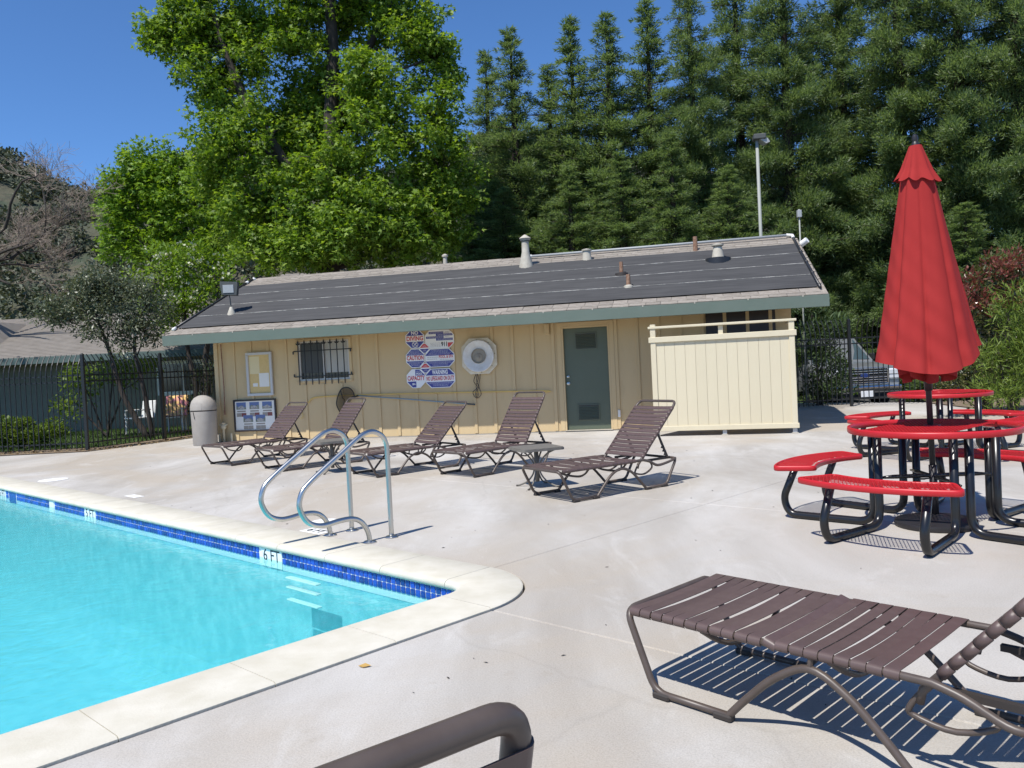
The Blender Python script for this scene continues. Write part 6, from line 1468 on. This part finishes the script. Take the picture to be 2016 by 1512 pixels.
# leafy tree just outside the left frame edge, whose shade falls on the neighbour's wall and lawn
sh0 = Vector((-18.4, 17.0, 0.03))
def st(x, y, z, r_): return ((x - sh0.x, y - sh0.y, z), (r_, r_, r_*0.8))
root = empty('shade_tree', sh0, 0, 'broad leafy tree standing just outside the left frame edge', 'tree'); rs2 = np.random.default_rng(61)
P_, ii, T_, Bv = clumped([st(-18.4, 17, 6.5, 2.6), st(-17.0, 15.6, 6.0, 2.0), st(-16.8, 17.8, 7.2, 2.2), st(-20.0, 18.2, 6.8, 2.2), st(-18.2, 15.0, 5.2, 1.8), st(-16.2, 16.6, 5.0, 1.5)], 10, 60, 0.55, rs2)
inst('crown', leaves('crown', P_, Bv + rs2.normal(size=P_.shape)*.5, 0.2, 0.11, 'leaf_bush', 'kite', rs2), root)
MB().tube([(0, 0, 0), (0.1, 0, 2.5), (0.2, 0.1, 6.5)], [0.25, 0.2, 0.08], 8).build('trunk', 'bark_dark', root, smooth=True)
lbm = MB()
for e_2 in [(1.4, -1.4, 5.6), (1.6, 0.8, 6.8), (-1.6, 1.2, 6.4), (0.2, -2.0, 4.9)]: branch_tube(lbm, (0.1, 0, 2.8), e_2, 0.12, 0.03)
lbm.build('limbs', 'bark_dark', root)

# redwoods: four crowns of one growth habit, planted in a row
def redwood(H, Rmax, seed, low=0.04, lean=0.0):
    rng = np.random.default_rng(seed); C = []; D = []; Ls = []; br = MB()
    nb = int(H*9.5); 
    for k in range(nb):
        t = low + (1-low)*((k + rng.random())/nb)**0.92; z = t*H; az = k*2.39996 + rng.normal()*0.35
        L = Rmax*(min(1, (1-t)*1.35)**0.85)*(0.66 + 0.48*rng.random()) + 0.16
        if rng.random() < 0.12: L *= 0.45
        rise = 0.25*(t) - 0.12 + rng.normal()*0.07
        dirv = np.array([math.cos(az), math.sin(az), 0.0]); 
        def pos(u): return np.array([0, 0, z]) + dirv*L*u + np.array([0, 0, 1.0])*(rise*L*u - 0.16*L*u*u + 0.22*L*max(0, u-0.6)**1.6*1.5)
        if L > 0.5:
            br.tube([pos(u) for u in (0, 0.35, 0.7, 0.95)], [0.012+0.014*L, 0.010+0.009*L, 0.012, 0.005], 3, cap=False)
        nc = max(3 if L < 1.3 else 1, int(L*4.0)); u_0 = 0.14 if L > 1.3 else 0.03
        for j in range(nc):
            u = u_0 + (1-u_0)*((j + rng.random())/nc)
            c = pos(u) + rng.normal(size=3)*0.08*L**0.5; rs = (0.19 + 0.20*rng.random())*(0.6 + 0.55*math.sin(math.pi*min(1, 0.25+u*0.75)))*min(1.3, 0.42+L*0.40)
            n = int(105*(rs/0.3)**1.8) + 14
            b = ball(n, rng, 2.0); b[:, 2] *= 0.62
            C.append(c + b*rs); dd = b*1.1 + dirv*0.75 + np.array([0, 0, 0.28]) + rng.normal(size=(n, 3))*0.38; D.append(dd); Ls.append(np.full(n, 0.115 + 0.09*rs) * (0.6+0.7*rng.random(n)))
    C = np.concatenate(C); D = np.concatenate(D); Ls = np.concatenate(Ls)
    # leading shoot
    rad = C.copy(); rad[:, 2] = 0; rad = unit(rad)
    nr_ = rad*0.45 + np.array([0, 0, 0.9]) + rng.normal(size=C.shape)*0.5
    return leaves('crown', C, D, Ls, 0.036, 'leaf_redwood', 'needle', rng, nr_), br.mesh('branches', 'bark_red'), MB().tube([(0, 0, -0.4), (0.03, 0, H*0.3), (0, 0.03, H*0.7), (0, 0, H*0.985)], [0.02*H, 0.016*H, 0.008*H, 0.01], 8, cap=False).mesh('trunk', 'bark_red', True)
kinds = [redwood(14.0, 2.3, 41), redwood(14.5, 2.7, 42), redwood(16.0, 3.2, 43), redwood(15.0, 2.9, 44)]
kH = [14.0, 14.5, 16.0, 15.0]
row = [(955, 105, 31.5, 0, 'slender redwood at the left end of the row, shorter than its neighbour'),
       (1003, 58, 30.0, 1, 'redwood with a sharp blue green tip next to the tall bright tree'),
       (1078, 130, 31.5, 3, 'low-topped redwood squeezed between two pointed ones'),
       (1120, 38, 30.0, 0, 'pointed redwood, the second sharp tip from the left'),
       (1192, 28, 29.5, 1, 'pointed redwood, the third sharp tip from the left'),
       (1272, 0, 30.0, 3, 'pointed redwood whose tip just touches the top of the frame'),
       (1350, -90, 29.0, 2, 'redwood left of the tall light pole, top cut by the frame'),
       (1440, -170, 31.0, 1, 'redwood directly behind the tall light pole'),
       (1530, -220, 29.0, 2, 'redwood behind the right end of the pool house roof'),
       (1640, -260, 30.0, 3, 'redwood right of the pool house roof, left of the umbrella'),
       (1752, -330, 28.0, 2, 'big redwood with a bare stretch of trunk above the umbrella'),
       (1870, -330, 26.5, 3, 'big dark redwood right of the umbrella'),
       (1985, -380, 25.5, 2, 'big redwood at the right frame edge'),
       (2090, -330, 27.0, 1, 'redwood mostly outside the right frame edge'),
       (1320, 260, 25.5, 0, 'lower redwood in front of the row, above the middle of the roof'),
       (1120, 330, 26.5, 3, 'low bushy redwood behind the tall roof flue'),
       (1220, 300, 26.0, 1, 'low bushy redwood right of the roof flue'),
       (990, 370, 27.5, 2, 'low bushy redwood beside the tall bright tree'),
       (925, 400, 29.0, 0, 'low redwood half hidden by the right side of the tall bright tree'),
       (1430, 330, 25.0, 3, 'low redwood left of the tall light pole base'),
       (1690, 340, 31.5, 0, 'low redwood just left of the umbrella'),
       (1900, 400, 23.5, 1, 'low redwood behind the photinia hedge')]
rr = random.Random(8)
for px, py, Y, kd, lb_ in row:
    tp = at(px, py, Y); hgt = tp.z + 0.4; sc = hgt/kH[kd]
    rt_ = empty('redwood_tree', (tp.x, tp.y, -0.4), rr.uniform(0, 6.28), lb_, 'tree', 'row of redwoods behind the pool house')
    wd = max(sc, 0.95) if py < 200 else max(sc, 0.85)*1.05
    if 900 < px < 1300 and py < 200: wd *= 1.15
    elif py < 0: wd *= 0.82
    rt_.scale = (wd, wd, sc)
    for nme, me in zip(('crown', 'branches', 'trunk'), kinds[kd]):
        pt_ = inst(nme, me, rt_)
        if nme == 'branches': pt_['kind'] = 'stuff'
# grass blades on the lawn seen through the fence
rg = np.random.default_rng(9); n = 9000
G_ = np.stack([rg.uniform(-13.5, -6.9, n), rg.uniform(17.2, 23.2, n), np.full(n, 0.03)], 1); G_ = G_[G_[:, 0] < -8.3 + (G_[:, 1]-17.5)*0.42 - 0.6]
tag(inst('grass', leaves('grass', G_, rg.normal(size=G_.shape)*0.4 + np.array([0, 0, 1.0]), 0.09, 0.018, 'leaf_grass', 'needle', rg)), 'short green lawn grass behind the left fence', 'grass', kind='stuff')
# leaf litter on the soil strip under the left fence
n = 500; t_ = rg.random(n); X = np.where(t_ < .5, rg.uniform(-12.5, -8.9, n), 0); Yv = np.where(t_ < .5, rg.uniform(16.5, 17.1, n), 0)
u = rg.random(n); X = np.where(t_ < .5, X, -8.9 + u*1.6 + rg.uniform(0, .35, n)); Yv = np.where(t_ < .5, Yv, 16.6 + u*3.7 + rg.uniform(0, .2, n))
Lp = np.stack([X, Yv, np.full(n, 0.022)], 1)
tag(inst('dry_leaves', leaves('dry_leaves', Lp, rg.normal(size=Lp.shape)*np.array([1, 1, .25]), 0.07, 0.04, 'leaf_litter', 'kite', rg)), 'dry brown leaves on the soil under the left fence', 'leaf litter', kind='stuff')
